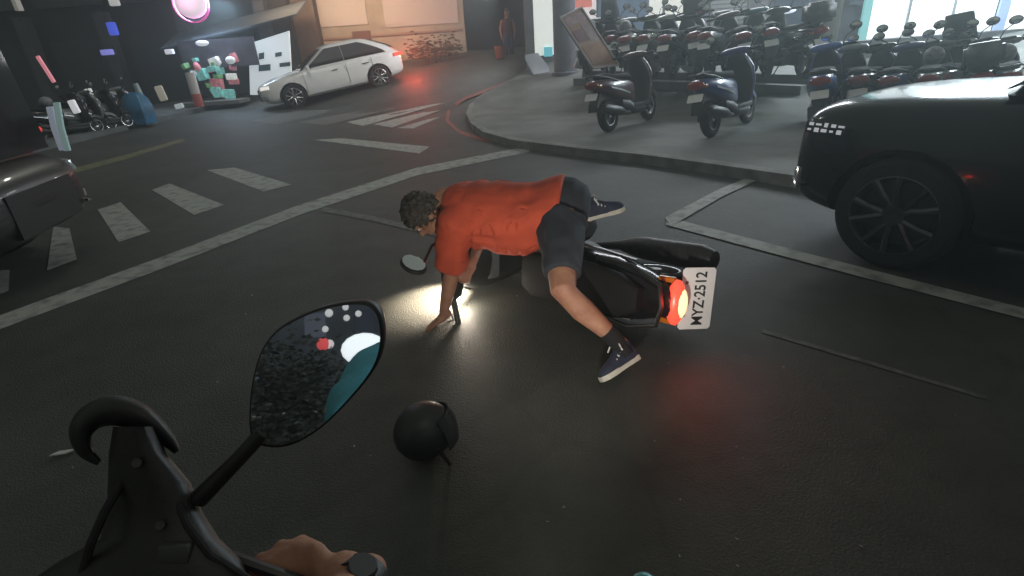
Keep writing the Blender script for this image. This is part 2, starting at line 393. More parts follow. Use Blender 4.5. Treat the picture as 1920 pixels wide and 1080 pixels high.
    for sg in (1, -1):
        A = lambda h: g.at(h)[1] - .16; B = lambda h: -.42; B2 = lambda h: -.432; Cc = lambda h: g.at(h)[2] + .40
        side(A, B, .1, .86, sg).build('side_window', M_GLASS, T); side(B2, Cc, .1, .86, sg).build('side_window', M_GLASS, T)
        MB().box((.75 * length, sg * 1.02, 1.08), (.11, .2, .14)).build('wing_mirror', paint, T, bevel=.035)
        for hx in (.1, -.9):
            MB().box((hx * length - .15, sg * .935, .86), (.2, .03, .03)).build('door_handle', M_CHROME, T, bevel=.01)
        MB().box((0, sg * .925, .30), (1.75 * length, .02, .035)).build('sill_trim', M_CHROME, T, bevel=.006)
        for hx in (.93, -.42, -1.25):
            MB().box((hx * length, sg * .928, .68), (.008, .012, .62)).build('door_seam', M_BLACK, T)
        # lamps
        lm = lamp or M_LENS_CLEAR
        Fh = stick(sg, .76 + hood * 1.5, rad(52 if hood else 42))
        H = stuck(Fh, (-.022, 0, 0), (.05, .30, .085 if hood else .11)).build('headlight', M_GLASS if hood else lm, T, bevel=.02)
        if hood:
            for ky in range(5):
                for kz in range(2): stuck(Fh, (.004, -.11 + .055 * ky + .006 * ((ky * 3 + kz) % 3), -.019 + .036 * kz), (.012, .022 + .008 * ((ky + kz) % 3), .013 + .007 * ((ky * 2 + kz) % 3))).build('lamp_glint', EMW('lamp_glint_glow', (.9, .9, 1), .42), H)  # reflections in the headlamp, put in as small glowing boxes
        Ff = stick(sg, .50, rad(35)); stuck(Ff, (-.008, 0, 0), (.03, .17, .07)).build('fog_lamp', M_LENS_CLEAR, T, bevel=.012)
        bt_ = stuck(Ff, (0, 0, -.07), (.03, .26, .025)); bx_ = stuck(Ff, (0, sg * .13, .0), (.03, .025, .15)); bt_.add(bx_.v, bx_.f); bt_.build('bumper_trim', M_CHROME, T, bevel=.005)
        stuck(stick(sg, .92, rad(40), -1), (-.012, 0, 0), (.05, .44, .11)).build('tail_light', tail or M_LENS_RED, T, bevel=.02)
    def front(xi, off, h0, h1):
        gr = []
        for i in range(5):
            h = h0 + (h1 - h0) * i / 4; gg = g.at(h); gr.append([V(((gg[xi] + off) * length, gg[3] * .84 * k, gg[0])) for k in (-1, -.5, 0, .5, 1)])
        return MB().slab(gr, (-off * 2, 0, 0))
    front(1, .012, .06, .9).build('windscreen', M_GLASS, T); front(2, -.012, .2, .85).build('rear_window', M_GLASS, T)
    gm = MB()
    for k in range(6 if detail else 0): gm.box((2.335 * length, 0, .42 + .05 * k), (.05, .8 - .06 * abs(k - 3), .018))
    gm.box((2.31 * length, 0, .55), (.05, .84, .32)); gm.build('grille', M_BLACK, T)
    for x in (fx, -1.38):
        for sg in (1, -1):
            c = (x * length, sg * .80, wheel_r); w2 = .115
            ty = MB().lathe([(wheel_r * .68, -w2), (wheel_r * .9, -w2), (wheel_r * .985, -w2 * .75), (wheel_r, -w2 * .3), (wheel_r, w2 * .3), (wheel_r * .985, w2 * .75), (wheel_r * .9, w2), (wheel_r * .68, w2)], c, (0, sg, 0), 40)
            W = ty.build('wheel', M_RUBBER, T, 30)
            rm = MB().lathe([(wheel_r * .62, -.10), (wheel_r * .70, -.1), (wheel_r * .72, .112), (wheel_r * .685, .118), (wheel_r * .63, .085)], c, (0, sg, 0), 40)
            for k in range(spokes):
                for dv in (-.13, .13):
                    a = 2 * math.pi * k / spokes + dv; a2 = 2 * math.pi * k / spokes + dv * 2.2
                    p0 = V(c) + V((math.cos(a) * .06, sg * .085, math.sin(a) * .06)); p1 = V(c) + V((math.cos(a2) * wheel_r * .68, sg * .10, math.sin(a2) * wheel_r * .68))
                    rm.tube([p0, p0.lerp(p1, .5) + V((0, sg * .012, 0)), p1], [.022, .018, .022], 6)
            rm.tube([V(c) + V((0, sg * .03, 0)), V(c) + V((0, sg * .105, 0))], .065, 16)
            rm.build('rim', rim_m or (M_DARK if dark_rim else M_ALLOY), W, 30)
            MB().tube([V(c) + V((0, -sg * .02, 0)), V(c) + V((0, sg * .02, 0))], wheel_r * .6, 24).build('brake_disc', M_DARK, W)
    return T

# white crossover turning out of the side street
wf, wr = G(562, 203), None
d_rear = P(717, 166, 17.6)
wf_c = V((wf.x, wf.y, 0))
dirv = V((d_rear.x - wf.x, d_rear.y - wf.y, 0)); hd = math.atan2(-dirv.y, -dirv.x)
pit = -math.atan2(d_rear.z - wf.z, dirv.length)
F2 = V((math.cos(hd), math.sin(hd), 0)); L2 = V((-F2.y, F2.x, 0))
mid = (V((wf.x, wf.y, wf.z)) + d_rear) / 2 - L2 * .9
WHITE_LAMP = mat('lit_headlamp', (1, .97, .9), .2, emit=.65)
make_car('white crossover turning out beside the lit board, headlights on', 'car', M_WHITEP, upright(hd, mid, 0, 1.0, pit), lamp=WHITE_LAMP, tail=EMW('lit_tail_lamp', (1, .10, .06), 1.2), spokes=5, name='crossover_car')

rl = bpy.data.lights.new('car_tail_glow', 'POINT'); rl.energy = 130; rl.color = (1, .10, .05); rl.shadow_soft_size = .2
ro_ = bpy.data.objects.new('car_tail_glow', rl); COL.objects.link(ro_); ro_.location = upright(hd, mid, 0, 1.0, pit) @ V((-2.65, .3, .95))
# black car at the right edge
b0, b1 = G(1300, 428), G(1960, 598)
hb = math.atan2(b0.y - b1.y, b0.x - b1.x) 
bw = G(1650, 502)
FB = V((math.cos(hb), math.sin(hb), 0)); LB = V((-FB.y, FB.x, 0))
ob = bw - FB * 1.58 - LB * .90; ob.z = 0
BC = make_car('glossy black car at the right edge with dark alloy wheels', 'car', M_BLACKP, upright(hb, ob), spokes=5, wheel_r=.355, rim_m=mat('dull_alloy', (.12, .125, .13), .3, .9, var=.3, scale=20), hood=.055, fx=1.58, green=((1.06, 1.30, -2.22, .90), (1.68, .35, -1.60, .66)), name='black_car')

# dark car nosing in from the left
lt = P(118, 470, 4.5)
M_DARKP = mat('dark_brown_car_paint', (.016, .014, .013), .38, coat=.2, var=.2, scale=6)
make_car('tall dark van nosing in at the left edge beside the zebra crossing', 'van', M_DARKP, upright(rad(10), V((-5.95, 3.85, 0))), spokes=6, name='dark_van', dark_rim=True, green=((.80, 2.08, -2.25, .90), (2.6, 1.98, -2.15, .84)), detail=False)

# ================================================================== SCOOTERS
PAINTED = {'body_shell', 'leg_shield', 'front_fender', 'handlebar_cover'}
def make_scooter(label, paint, M=None, group=None, name='parked_scooter', lit=False, plate_text=None):
    T = empty(name, label, 'scooter', M, group)
    for x, wd in ((.64, .10), (-.60, .115)):
        r = .235; h = wd / 2
        W = MB().lathe([(r * .62, -h * .8), (r * .85, -h), (r * .97, -h * .6), (r, 0), (r * .97, h * .6), (r * .85, h), (r * .62, h * .8)], (x, 0, r), (0, 1, 0), 28).build('wheel', M_RUBBER, T, 60)
        rm = MB().lathe([(r * .56, -h * .7), (r * .64, -h * .75), (r * .64, h * .75), (r * .56, h * .7)], (x, 0, r), (0, 1, 0), 28)
        for k in range(5):
            a = 2 * math.pi * k / 5; rm.tube([(x, 0, r), (x + math.cos(a) * r * .6, 0, r + math.sin(a) * r * .6)], [.024, .014], 6)
        rm.tube([(x, -h * .8, r), (x, h * .8, r)], .035, 12); rm.build('rim', M_ALLOY, W)
        if x > 0:
            MB().tube([(x, 0, r)] and [(x, -.02, r), (x, .02, r)], .09, 20).build('brake_disc', M_DARK, W)
    def ring(x, w_, z0, z1, p=.55, n=16):
        zc, hz = (z0 + z1) / 2, (z1 - z0) / 2
        return [V((x, w_ * math.copysign(abs(math.cos(a)) ** p, math.cos(a)), zc + hz * math.copysign(abs(math.sin(a)) ** p, math.sin(a)))) for a in [2 * math.pi * k / n for k in range(n)]]
    MB().loft([ring(.02, .13, .34, .66), ring(-.12, .155, .36, .70), ring(-.35, .17, .42, .72), ring(-.6, .165, .50, .74), ring(-.8, .125, .57, .75), ring(-.95, .07, .63, .745), ring(-.99, .03, .66, .73)]).build('body_shell', paint, T, 55)
    MB().loft([ring(.0, .10, .68, .75), ring(-.1, .135, .70, .79), ring(-.3, .145, .715, .785), ring(-.5, .14, .725, .80), ring(-.7, .115, .735, .83), ring(-.82, .06, .745, .81)]).build('seat', M_SEAT, T, 55)
    MB().box((.2, 0, .30), (.52, .32, .07)).build('floorboard', M_BLACK, T, bevel=.02)
    MB().loft([ring(.46, .10, .20, .30), ring(.3, .155, .17, .29), ring(0, .16, .17, .34), ring(-.16, .15, .20, .42), ring(-.34, .12, .30, .46)]).build('belly_panel', M_BLACK, T, 55)
    for s in (-1, 1):
        MB().loft([[V((x, s * (.172 - .0 * x) * (1 if x > -.5 else .92) , z + dz)) + V((0, s * dy, 0)) for dy, dz in ((0, -.012), (.008, -.012), (.008, .012), (0, .012))] for x, z in ((-.2, .50), (-.45, .57), (-.7, .63))]).build('side_trim', M_ALLOY, T)
    lr = []
    for z, x0, w_, th in ((.26, .40, .12, .05), (.4, .44, .17, .07), (.6, .46, .205, .09), (.78, .44, .20, .12), (.9, .40, .15, .12), (.98, .36, .10, .08)):
        lr.append([V((x0 + th * math.cos(a) * (1.15 if math.cos(a) > 0 else .35), w_ * math.copysign(abs(math.sin(a)) ** .7, math.sin(a)), z)) for a in [2 * math.pi * k / 18 for k in range(18)]])
    MB().loft(lr).build('leg_shield', paint, T, 55)
    ip = []
    for z, x0, w_, th in ((.30, .385, .11, .03), (.4, .415, .155, .035), (.6, .425, .19, .04), (.78, .40, .185, .05), (.9, .365, .14, .05), (.965, .335, .10, .04)):
        ip.append([V((x0 + th * math.cos(a), w_ * math.copysign(abs(math.sin(a)) ** .7, math.sin(a)), z)) for a in [2 * math.pi * k / 14 for k in range(14)]])
    MB().loft(ip).build('inner_panel', M_BLACK, T, 55)
    fr = []
    for k in range(9):
        a = rad(10 + 150 * k / 8); c = V((.64 + math.cos(a) * .262, 0, .235 + math.sin(a) * .262)); ww = .062 if 0 < k < 8 else .04
        n_ = V((math.cos(a), 0, math.sin(a)))
        fr.append([c + V((0, -ww, 0)) - n_ * .06, c + V((0, -ww, 0)), c + n_ * .018, c + V((0, ww, 0)), c + V((0, ww, 0)) - n_ * .06, c - n_ * .006])
    MB().loft(fr).build('front_fender', paint, T, 50)
    fk = MB()
    for s in (-1, 1): fk.tube([(.64, s * .075, .235), (.52, s * .075, .55)], .02, 8)
    fk.tube([(.53, 0, .5), (.38, 0, 1.0)], .025, 8); fk.build('fork', M_DARK, T)
    hb_ = MB(); hb_.loft([[V((.33 + .09 * math.cos(a) * k, y, 1.01 + .055 * math.sin(a) * k)) for a in [2 * math.pi * q / 12 for q in range(12)]] for y, k in ((-.2, .35), (-.17, .75), (-.08, 1), (.08, 1), (.17, .75), (.2, .35))])
    hb_.build('handlebar_cover', paint, T, 60)
    for s in (-1, 1):
        MB().tube([(.33, s * .18, 1.01), (.27, s * .34, 1.015)], .019, 10, True).build('grip', M_BLACK, T)
        MB().tube([(.40, s * .19, 1.015), (.37, s * .26, 1.01), (.325, s * .33, 1.005)], [.008, .007, .006], 6, True).build('brake_lever', M_ALLOY, T)
        st_ = MB().tube([(.34, s * .2, 1.03), (.34, s * .24, 1.12), (.33, s * .33, 1.18)], .007, 6).build('mirror_stalk', M_BLACK, T)
        R = Matrix.Rotation(s * .15, 3, 'Z')
        h_ = MB().ell((.335, s * .34, 1.22), (.018, .075, .055), R, 14, 8).build('mirror_housing', M_BLACK, T)
        MB().ell((.318, s * .34, 1.22), (.006, .066, .047), R, 14, 6).build('mirror_face', M_MIRROR, h_)
        MB().box((.535, s * .13, .66), (.05, .07, .05), Matrix.Rotation(s * .5, 3, 'Z')).build('indicator', M_LENS_AMBER, T, bevel=.015)
        MB().box((-.90, s * .105, .665), (.09, .03, .04)).build('indicator', M_LENS_AMBER, T, bevel=.012)
    MB().ell((.555, 0, .74), (.05, .125, .09), None, 16, 8).build('headlight', mat('burning_headlamp', (1, .96, .88), .2, emit=.85) if lit else M_LENS_CLEAR, T)
    tl_ = MB().ell((-.965, 0, .685), (.045, .118, .055), None, 14, 8).build('tail_light', mat('burning_tail_lamp', (1, .09, .05), .3, emit=.95) if lit else M_LENS_RED, T)
    if lit: MB().ell((-.988, 0, .682), (.032, .078, .042), None, 14, 8).build('bulb', mat('tail_bulb', (1, .74, .40), .3, emit=1.15), tl_)
    mg = MB(); mg.loft([[V((x, s_ * w_, z + dz)) for s_, dz in ((-1, 0), (1, 0), (1, .014), (-1, .014))] for x, z, w_ in ((-.78, .58, .06), (-.88, .54, .07), (-.97, .42, .075), (-1.0, .33, .07))]); mg.build('rear_fender', M_BLACK, T, 40)
    # number plate leaning back on the mudguard
    n = V((-.80, 0, .60)).normalized(); up = V((.60, 0, .80)).normalized(); right = V((0, -1, 0))
    pc = V((-1.0, 0, .535)); w2, h2 = (.160, .088) if plate_text else (.10, .055)
    def rr(dx, dy): return pc + right * dx + up * dy
    poly = [rr(-w2 + .012, -h2), rr(w2 - .012, -h2), rr(w2, -h2 + .012), rr(w2, h2 - .012), rr(w2 - .012, h2), rr(-w2 + .012, h2), rr(-w2, h2 - .012), rr(-w2, -h2 + .012)]
    pl = MB().prism(poly, n * .003).build('number_plate', M_WHITE, T, 20)
    if plate_text:
        me = text_mesh(plate_text, .082, .0008, .0012)
        tx = link('lettering', me, mat('plate_ink', (.02, .02, .022), .6), pl)
        tx.matrix_local = frame(right * .80, up, n, pc + n * .0045 - up * .014)
        bt = MB()
        for dx in (-.085, .085): bt.tube([rr(dx, h2 * .72) + n * .002, rr(dx, h2 * .72) + n * .008], .008, 8)
        bt.build('bolt', mat('bolt_red', (.25, .04, .05), .5), pl)
    eng = MB(); eng.box((-.42, .10, .29), (.5, .10, .16)); eng.tube([(-.2, 0, .3), (-.6, .02, .25)], [.09, .07], 12); eng.build('engine', M_DARK, T, bevel=.02)
    MB().tube([(-.15, -.12, .22), (-.35, -.15, .24), (-.48, -.16, .27), (-.55, -.165, .285), (-.93, -.175, .36), (-1.0, -.175, .37)], [.018, .03, .058, .068, .072, .048], 14).build('exhaust', M_DARK, T, 50)
    MB().tube([(-.5, -.15, .70), (-.75, -.16, .76), (-.93, -.10, .80), (-.95, 0, .80), (-.93, .10, .80), (-.75, .16, .76), (-.5, .15, .70)], .012, 8).build('grab_rail', M_BLACK, T)
    MB().tube([(-.1, .1, .28), (-.02, .22, .02)], .011, 6).build('side_stand', M_DARK, T)
    return T
def copy_tree(o, paint, label, M):
    def cp(x, par):
        c = x.copy(); COL.objects.link(c)
        if par: c.parent = par; c.matrix_parent_inverse = x.matrix_parent_inverse.copy()
        for ch in x.children: cp(ch, c)
        if c.type == 'MESH' and c.name.split('.')[0] in PAINTED:
            c.material_slots[0].link = 'OBJECT'; c.material_slots[0].material = paint
        return c
    r = cp(o, None); r['label'] = label; r.matrix_world = M; return r
def scooter_paint(n, c): return mat('scooter_paint_' + n, c, .3, coat=.5, var=.1, scale=5)
PC = {'maroon': scooter_paint('maroon', (.07, .02, .03)), 'blue': scooter_paint('blue', (.03, .05, .22)), 'grey': scooter_paint('grey', (.16, .17, .18)), 'black': mat('scooter_paint_black', (.006, .006, .007), .25, coat=.4, spec=.25),
      'white': scooter_paint('white', (.5, .5, .5)), 'red': scooter_paint('red', (.22, .02, .025)), 'olive': scooter_paint('olive', (.07, .08, .045)), 'teal': scooter_paint('teal', (.03, .14, .15)), 'silver': scooter_paint('silver', (.34, .35, .37))}
GRP = 'scooters parked in front of the shops'
def on_plaza(px, py, dz=.12): return G(px, py, dz)
base = on_plaza(1180, 236)
proto = make_scooter('maroon scooter parked on the plaza in front of the leaning board', PC['maroon'], upright(rad(48), base, rad(7), 1.04), GRP)
b2 = on_plaza(1368, 244)
copy_tree(proto, PC['blue'], 'blue and black scooter parked on the plaza, second from the round pillar', upright(rad(46), b2, rad(9), 1.04))

# ---- the fallen scooter
az = rad(135); FX = V((math.cos(az), math.sin(az), 0)); LH = V((-FX.y, FX.x, 0)); ZZ = V((0, 0, 1)); ph = rad(79)
FX, ZZ = FX * math.cos(rad(3.5)) - ZZ * math.sin(rad(3.5)), ZZ * math.cos(rad(3.5)) + FX * math.sin(rad(3.5))
YY = LH * math.cos(ph) - ZZ * math.sin(ph); UU = ZZ * math.cos(ph) + LH * math.sin(ph)
SCL = .97
plate_at = P(1306, 560, 2.60)
o_f = plate_at - (FX * -1.0 + UU * .535) * SCL
M_FALL = frame(FX * SCL, YY * SCL, UU * SCL, o_f)
FS = make_scooter('black scooter lying on its side under the fallen rider, lamps lit', PC['black'], M_FALL, name='fallen_scooter', lit=True, plate_text='MYZ·2512')
for c in list(FS.children):            # the upper mirror was knocked round and faces the sky
    if c.name.startswith('mirror_housing') and c.children and sum(v.co.y for v in c.data.vertices) < 0:
        mn = ((CC - P(775, 497, 2.5)).normalized() + V((.25, .35, .75)).normalized()).normalized(); upm = P(760, 470, 2.5) - P(790, 525, 2.5); upm = (upm - mn * upm.dot(mn)).normalized()
        Wm = frame(-mn, upm, (-mn).cross(upm), P(775, 497, 2.5))
        c.matrix_local = M_FALL.inverted() @ Wm @ Matrix.Translation((-.335, .34, -1.22))
    elif c.name.startswith(('mirror_housing', 'mirror_stalk')) and sum(v.co.y for v in c.data.vertices) > 0:      # torn off in the fall
        for q in list(c.children) + [c]: bpy.data.objects.remove(q)
    elif c.name.startswith('mirror_stalk') and sum(v.co.y for v in c.data.vertices) < 0:
        il = M_FALL.inverted(); b_ = V((.34, -.2, 1.03)); e_ = il @ P(786, 510, 2.55)
        nm = MB().tube([b_, b_.lerp(e_, .5) + V((.03, -.03, 0)), e_], .008, 8).mesh('mirror_stalk'); nm.materials.append(M_BLACK); c.data = nm
gbx = MB().box((.405, 0, .70), (.05, .28, .30)).build('glove_box', mat('grey_inner_panel', (.14, .15, .16), .5, var=.3), FS, bevel=.02)
MB().ell((.378, -.03, .74), (.006, .03, .022)).build('emblem', mat('emblem_red', (.5, .05, .07), .4), gbx)
tl = bpy.data.lights.new('tail_lamp_glow', 'SPOT'); tl.spot_size = rad(125); tl.spot_blend = .9; tl.energy = 3.2; tl.color = (1, .05, .02); tl.shadow_soft_size = .04
to = bpy.data.objects.new('tail_lamp_glow', tl); COL.objects.link(to); to.location = M_FALL @ V((-1.03, 0, .72)); to.rotation_euler = V((.42, -.55, -.72)).to_track_quat('-Z', 'Y').to_euler()
hl = bpy.data.lights.new('headlamp_beam', 'SPOT'); hl.energy = 170; hl.color = (1, .82, .62); hl.spot_size = rad(88); hl.spot_blend = .7; hl.shadow_soft_size = .03
ho = bpy.data.objects.new('headlamp_beam', hl); COL.objects.link(ho); ho.location = M_FALL @ V((.64, 0, .74))
hdir = (G(828, 556) - ho.location).normalized(); ho.rotation_euler = hdir.to_track_quat('-Z', 'Y').to_euler()

tg = bpy.data.lights.new('tail_lamp_halo', 'POINT'); tg.energy = .55; tg.color = (1, .04, .02); tg.shadow_soft_size = .03
tgo = bpy.data.objects.new('tail_lamp_halo', tg); COL.objects.link(tgo); tgo.location = M_FALL @ V((-.99, -.02, .80))
gl = bpy.data.lights.new('headlamp_spill', 'POINT'); gl.energy = 6.5; gl.color = (1, .86, .70); gl.shadow_soft_size = .03
glo = bpy.data.objects.new('headlamp_spill', gl); COL.objects.link(glo); glo.location = G(870, 582) + V((0, 0, .07))
# ================================================================== PEOPLE
def ring3(c, ax, side, a, b, n=20, p=1.0):
    side = V(side); up = V(ax).cross(side).normalized(); side = side.normalized()
    return [V(c) + side * a * math.copysign(abs(math.cos(t)) ** p, math.cos(t)) + up * b * math.copysign(abs(math.sin(t)) ** p, math.sin(t)) for t in [2 * math.pi * k / n for k in range(n)]]
def limb(mb, pts, rs, n=12): mb.tube(pts, rs, n, True)
def hand(mb, wrist, d, nrm, side, size=1.0, curl=.2, thumb_sg=1):
    """palm and five fingers: d along the fingers, nrm out of the back of the hand, side towards the index finger"""
    d, nrm, side = V(d).normalized(), V(nrm).normalized(), V(side).normalized(); w0 = V(wrist)
    k = size
    R = Matrix((d, side, nrm)).transposed()
    mb.ell(w0 + d * .05 * k, (.055 * k, .041 * k, .016 * k), R, 14, 8)
    mb.tube([w0 - d * .03 * k, w0 + d * .02 * k], [.026 * k, .027 * k], 10, True)
    for i, (off, ln) in enumerate(((.030, .072), (.010, .080), (-.010, .074), (-.029, .058))):
        p = w0 + d * .088 * k + side * off * k; pts = [w0 + d * .05 * k + side * off * .8 * k, p]; a = 0; dd = d + side * off * 4
        for j, fr in enumerate((.45, .32, .26)):
            a += curl * (1.0 if j else .7); v = (dd * math.cos(a) - nrm * math.sin(a)).normalized(); p = p + v * ln * fr * k; pts.append(p)
        mb.tube(pts, [.010 * k, .0098 * k, .0092 * k, .0085 * k, .0072 * k], 8, True)
    p0 = w0 + d * .018 * k + side * .026 * k
    mb.tube([p0 - side * .01 * k, p0 + side * .022 * k + d * .022 * k - nrm * .006 * k, p0 + side * .040 * k + d * .046 * k - nrm * .012 * k, p0 + side * .048 * k + d * .07 * k - nrm * .016 * k], [.015 * k, .013 * k, .0115 * k, .009 * k], 8, True)

# fallen rider, on one hand above the scooter
PL = dict(Lsh=V((-.29, 2.70, .66)), Rsh=V((-.20, 3.06, .70)), neck=V((-.33, 2.87, .745)), head=P(796, 402, 2.90), pel=V((.27, 2.77, .69)), Lhip=V((.26, 2.66, .66)), Rhip=V((.29, 2.88, .66)),
          Lknee=P(1056, 545, 2.50), Lank=P(1148, 630, 2.53), Lelb=P(848, 505, 3.02), Lwr=P(832, 588, 3.13), Rwr=P(886, 492, 3.10))
HEAD = PL['head']
pr = empty('person', 'person in an orange T-shirt and dark shorts, down on one hand over the fallen scooter', 'person', Matrix.Translation(G(1000, 560)))
inv = pr.matrix_world.inverted()
def L_(mb): mb.v = [inv @ p for p in mb.v]; return mb
spine = (PL['pel'] - PL['neck']).normalized(); sidev = (PL['Lsh'] - PL['Rsh']).normalized()
body = MB()
chest = PL['neck'].lerp(PL['pel'], .3) + V((0, 0, -.08))
tor = [(PL['neck'] + spine * -.02 - V((0, 0, .02)), .07, .07), (PL['neck'] + spine * .06 - V((0, 0, .05)), .16, .10), (PL['neck'] + spine * .2 - V((0, 0, .06)), .17, .11), (PL['neck'] + spine * .38 - V((0, 0, .06)), .145, .10), (PL['pel'] - spine * .08 - V((0, 0, .02)), .145, .10), (PL['pel'] + spine * .07, .17, .13), (PL['pel'] + spine * .14, .11, .09)]
body.loft([ring3(c, spine, sidev, a, b) for c, a, b in tor])
hdir_ = (HEAD - PL['neck']).normalized()
body.tube([PL['neck'] + spine * .08, PL['neck'], HEAD - hdir_ * .02], [.075, .062, .058], 12, True)
fwd = V((-.35, -.25, -.9)).normalized()          # where the face looks
htop = (hdir_ - fwd * hdir_.dot(fwd)).normalized(); hsid = fwd.cross(htop).normalized()
RH = Matrix((hsid, fwd, htop)).transposed()
body.ell(HEAD + htop * .02, (.075, .095, .095), RH, 18, 12); body.ell(HEAD + fwd * .03 - htop * .06, (.058, .065, .06), RH, 14, 9)
body.tube([HEAD + fwd * .088 + htop * .015, HEAD + fwd * .112 - htop * .022, HEAD + fwd * .09 - htop * .034], [.009, .014, .010], 8, True)
for s in (-1, 1):
    body.ell(HEAD + hsid * s * .078 - fwd * .005 - htop * .005, (.010, .022, .033), RH, 10, 7)
    body.ell(HEAD + fwd * .088 + hsid * s * .032 + htop * .036, (.024, .010, .008), RH, 8, 6)
body.ell(HEAD + fwd * .093 - htop * .058, (.026, .008, .010), RH, 10, 6)
limb(body, [PL['Lsh'] + V((.06, .06, .02)), PL['Lsh'], PL['Lelb'], PL['Lelb'].lerp(PL['Lwr'], .3), PL['Lwr']], [.06, .062, .046, .046, .028])
hand(body, PL['Lwr'] + V((-.005, -.005, -.02)), V((-.80, -.25, -.45)), V((-.3, -.3, .9)), V((.1, .9, .1)), 1.0, .18)
Re = V((-.17, 3.10, .42))
limb(body, [PL['Rsh'] + V((.05, -.05, .0)), PL['Rsh'], Re, PL['Rwr']], [.06, .06, .045, .028])
hand(body, PL['Rwr'], V((-.3, -.5, -.35)), V((.1, -.6, .7)), V((-.8, .3, .2)), 1.0, .75)
limb(body, [PL['Lhip'] + spine * .02, PL['Lhip'] + V((.01, -.06, -.05)), PL['Lknee'], PL['Lknee'].lerp(PL['Lank'], .33) + V((.012, 0, -.02)), PL['Lank']], [.10, .10, .062, .06, .038], 14)
Rk, Ra = V((.47, 3.05, .42)), P(1088, 404, 3.02)
limb(body, [PL['Rhip'], PL['Rhip'].lerp(Rk, .3), Rk, Ra], [.10, .095, .06, .036], 14)
heel, toe = P(1192, 660, 2.55), P(1128, 716, 2.47)
limb(body, [PL['Lank'], PL['Lank'].lerp(heel, .5), heel.lerp(toe, .3)], [.034, .03, .022])
limb(body, [Ra, P(1102, 408, 3.04), P(1130, 400, 3.02)], [.034, .03, .018])
me = remesh(L_(body), .0075, 3, .5, 'body'); link('body', me, M_SKIN, pr, 180)
eyes = MB()
for s in (-1, 1): eyes.ell(HEAD + fwd * .083 + hsid * s * .032 + htop * .018, (.012, .010, .007), RH, 10, 7)
L_(eyes).build('eyes', mat('eye_white', (.6, .6, .58), .3), pr)
hair = MB(); hair.ell(HEAD + htop * .036 - fwd * .012, (.093, .104, .102), RH, 20, 14); hair.ell(HEAD - fwd * .07 - htop * .02, (.070, .045, .07), RH, 14, 9)
me = remesh(L_(hair), .008, 2, .5, 'hair')
for v in me.vertices: v.co += v.normal * (.016 * noise.noise(V((v.co.x * 60, v.co.y * 25, v.co.z * 60))) + .012 * noise.noise(v.co * 110))
link('hair', me, M_HAIR, pr, 180)
# T-shirt
sh = MB()
tors = [(PL['neck'] + spine * .015 - V((0, 0, .03)), .105, .085), (PL['neck'] + spine * .08 - V((0, 0, .05)), .185, .125), (PL['neck'] + spine * .2 - V((0, 0, .085)), .21, .175), (PL['neck'] + spine * .34 - V((0, 0, .095)), .205, .185), (PL['neck'] + spine * .46 - V((0, 0, .085)), .205, .185), (PL['pel'] + spine * -.06 - V((0, 0, .045)), .20, .175), (PL['pel'] + spine * .02 - V((0, 0, .03)), .208, .185)]
sh.loft([ring3(c, spine, sidev, a, b, 24) for c, a, b in tors])
lsl = PL['Lsh'].lerp(PL['Lelb'], .92)
sh.tube([PL['Lsh'] + spine * .09 + V((0, .06, .03)), PL['Lsh'] + spine * .03, PL['Lsh'].lerp(PL['Lelb'], .5), lsl], [.095, .098, .088, .083], 16)
rsl = PL['Rsh'].lerp(Re, .75)
sh.tube([PL['Rsh'] + spine * .09, PL['Rsh'] + spine * .02, PL['Rsh'].lerp(Re, .4), rsl], [.09, .09, .08, .08], 16)
me = remesh(L_(sh), .009, 5, .5, 'shirt')
w_in = pr.matrix_world
for v in me.vertices:
    p = w_in @ v.co
    s_ = (p - PL['neck']).dot(spine); q = (p - PL['neck']).dot(sidev)
    ang = math.atan2(p.z - .6, s_ - .10)
    f1 = math.sin(ang * 11 + 2.5 * noise.noise(p * 5)) * (.5 + noise.noise(p * 6 + V((3, 1, 2))))
    f2 = math.sin((s_ * 55 + p.z * 18) + 4 * noise.noise(p * 4)) * max(0, noise.noise(p * 5 + V((9, 0, 0))) + .1)
    k_e = .25 + .75 * smooth(.02, .14, s_) * (1 - smooth(.46, .58, s_))
    v.co += v.normal * (.010 + k_e * .020 * f1 + k_e * .009 * f2 + .006 * noise.noise(p * 9))
bm = bmesh.new(); bm.from_mesh(me)
for _ in range(3): bmesh.ops.smooth_vert(bm, verts=bm.verts, factor=.5, use_axis_x=True, use_axis_y=True, use_axis_z=True)
bm.to_mesh(me); bm.free()
for v in me.vertices: v.co += v.normal * .003
M_SHIRT = mat('orange_cotton', (.50, .068, .028), .85, var=.18, scale=9, bump=.12, bscale=260)
link('shirt', me, M_SHIRT, pr, 180)
# shorts
so_ = MB()
so_.loft([ring3(c, spine, sidev, a, b, 22) for c, a, b in ((PL['pel'] - spine * .07, .17, .135), (PL['pel'], .182, .15), (PL['pel'] + spine * .08, .175, .145), (PL['pel'] + spine * .15, .14, .11), (PL['pel'] + spine * .175, .08, .06))])
kn = PL['Lhip'].lerp(PL['Lknee'], .80)
so_.tube([PL['Lhip'] + spine * .04, PL['Lhip'] + V((.01, -.05, -.05)), PL['Lhip'].lerp(PL['Lknee'], .5) + V((.01, -.01, .0)), kn], [.13, .128, .105, .092], 18)
so_.tube([PL['Rhip'] + spine * .03, PL['Rhip'].lerp(Rk, .3), PL['Rhip'].lerp(Rk, .85)], [.13, .12, .10], 18)
me = remesh(L_(so_), .01, 5, .5, 'shorts')
for v in me.vertices:
    p = w_in @ v.co; v.co += v.normal * (.007 * math.sin(p.z * 40 + p.x * 30 + 5 * noise.noise(p * 5)) * (.4 + noise.noise(p * 7)) + .004 * noise.noise(p * 12))
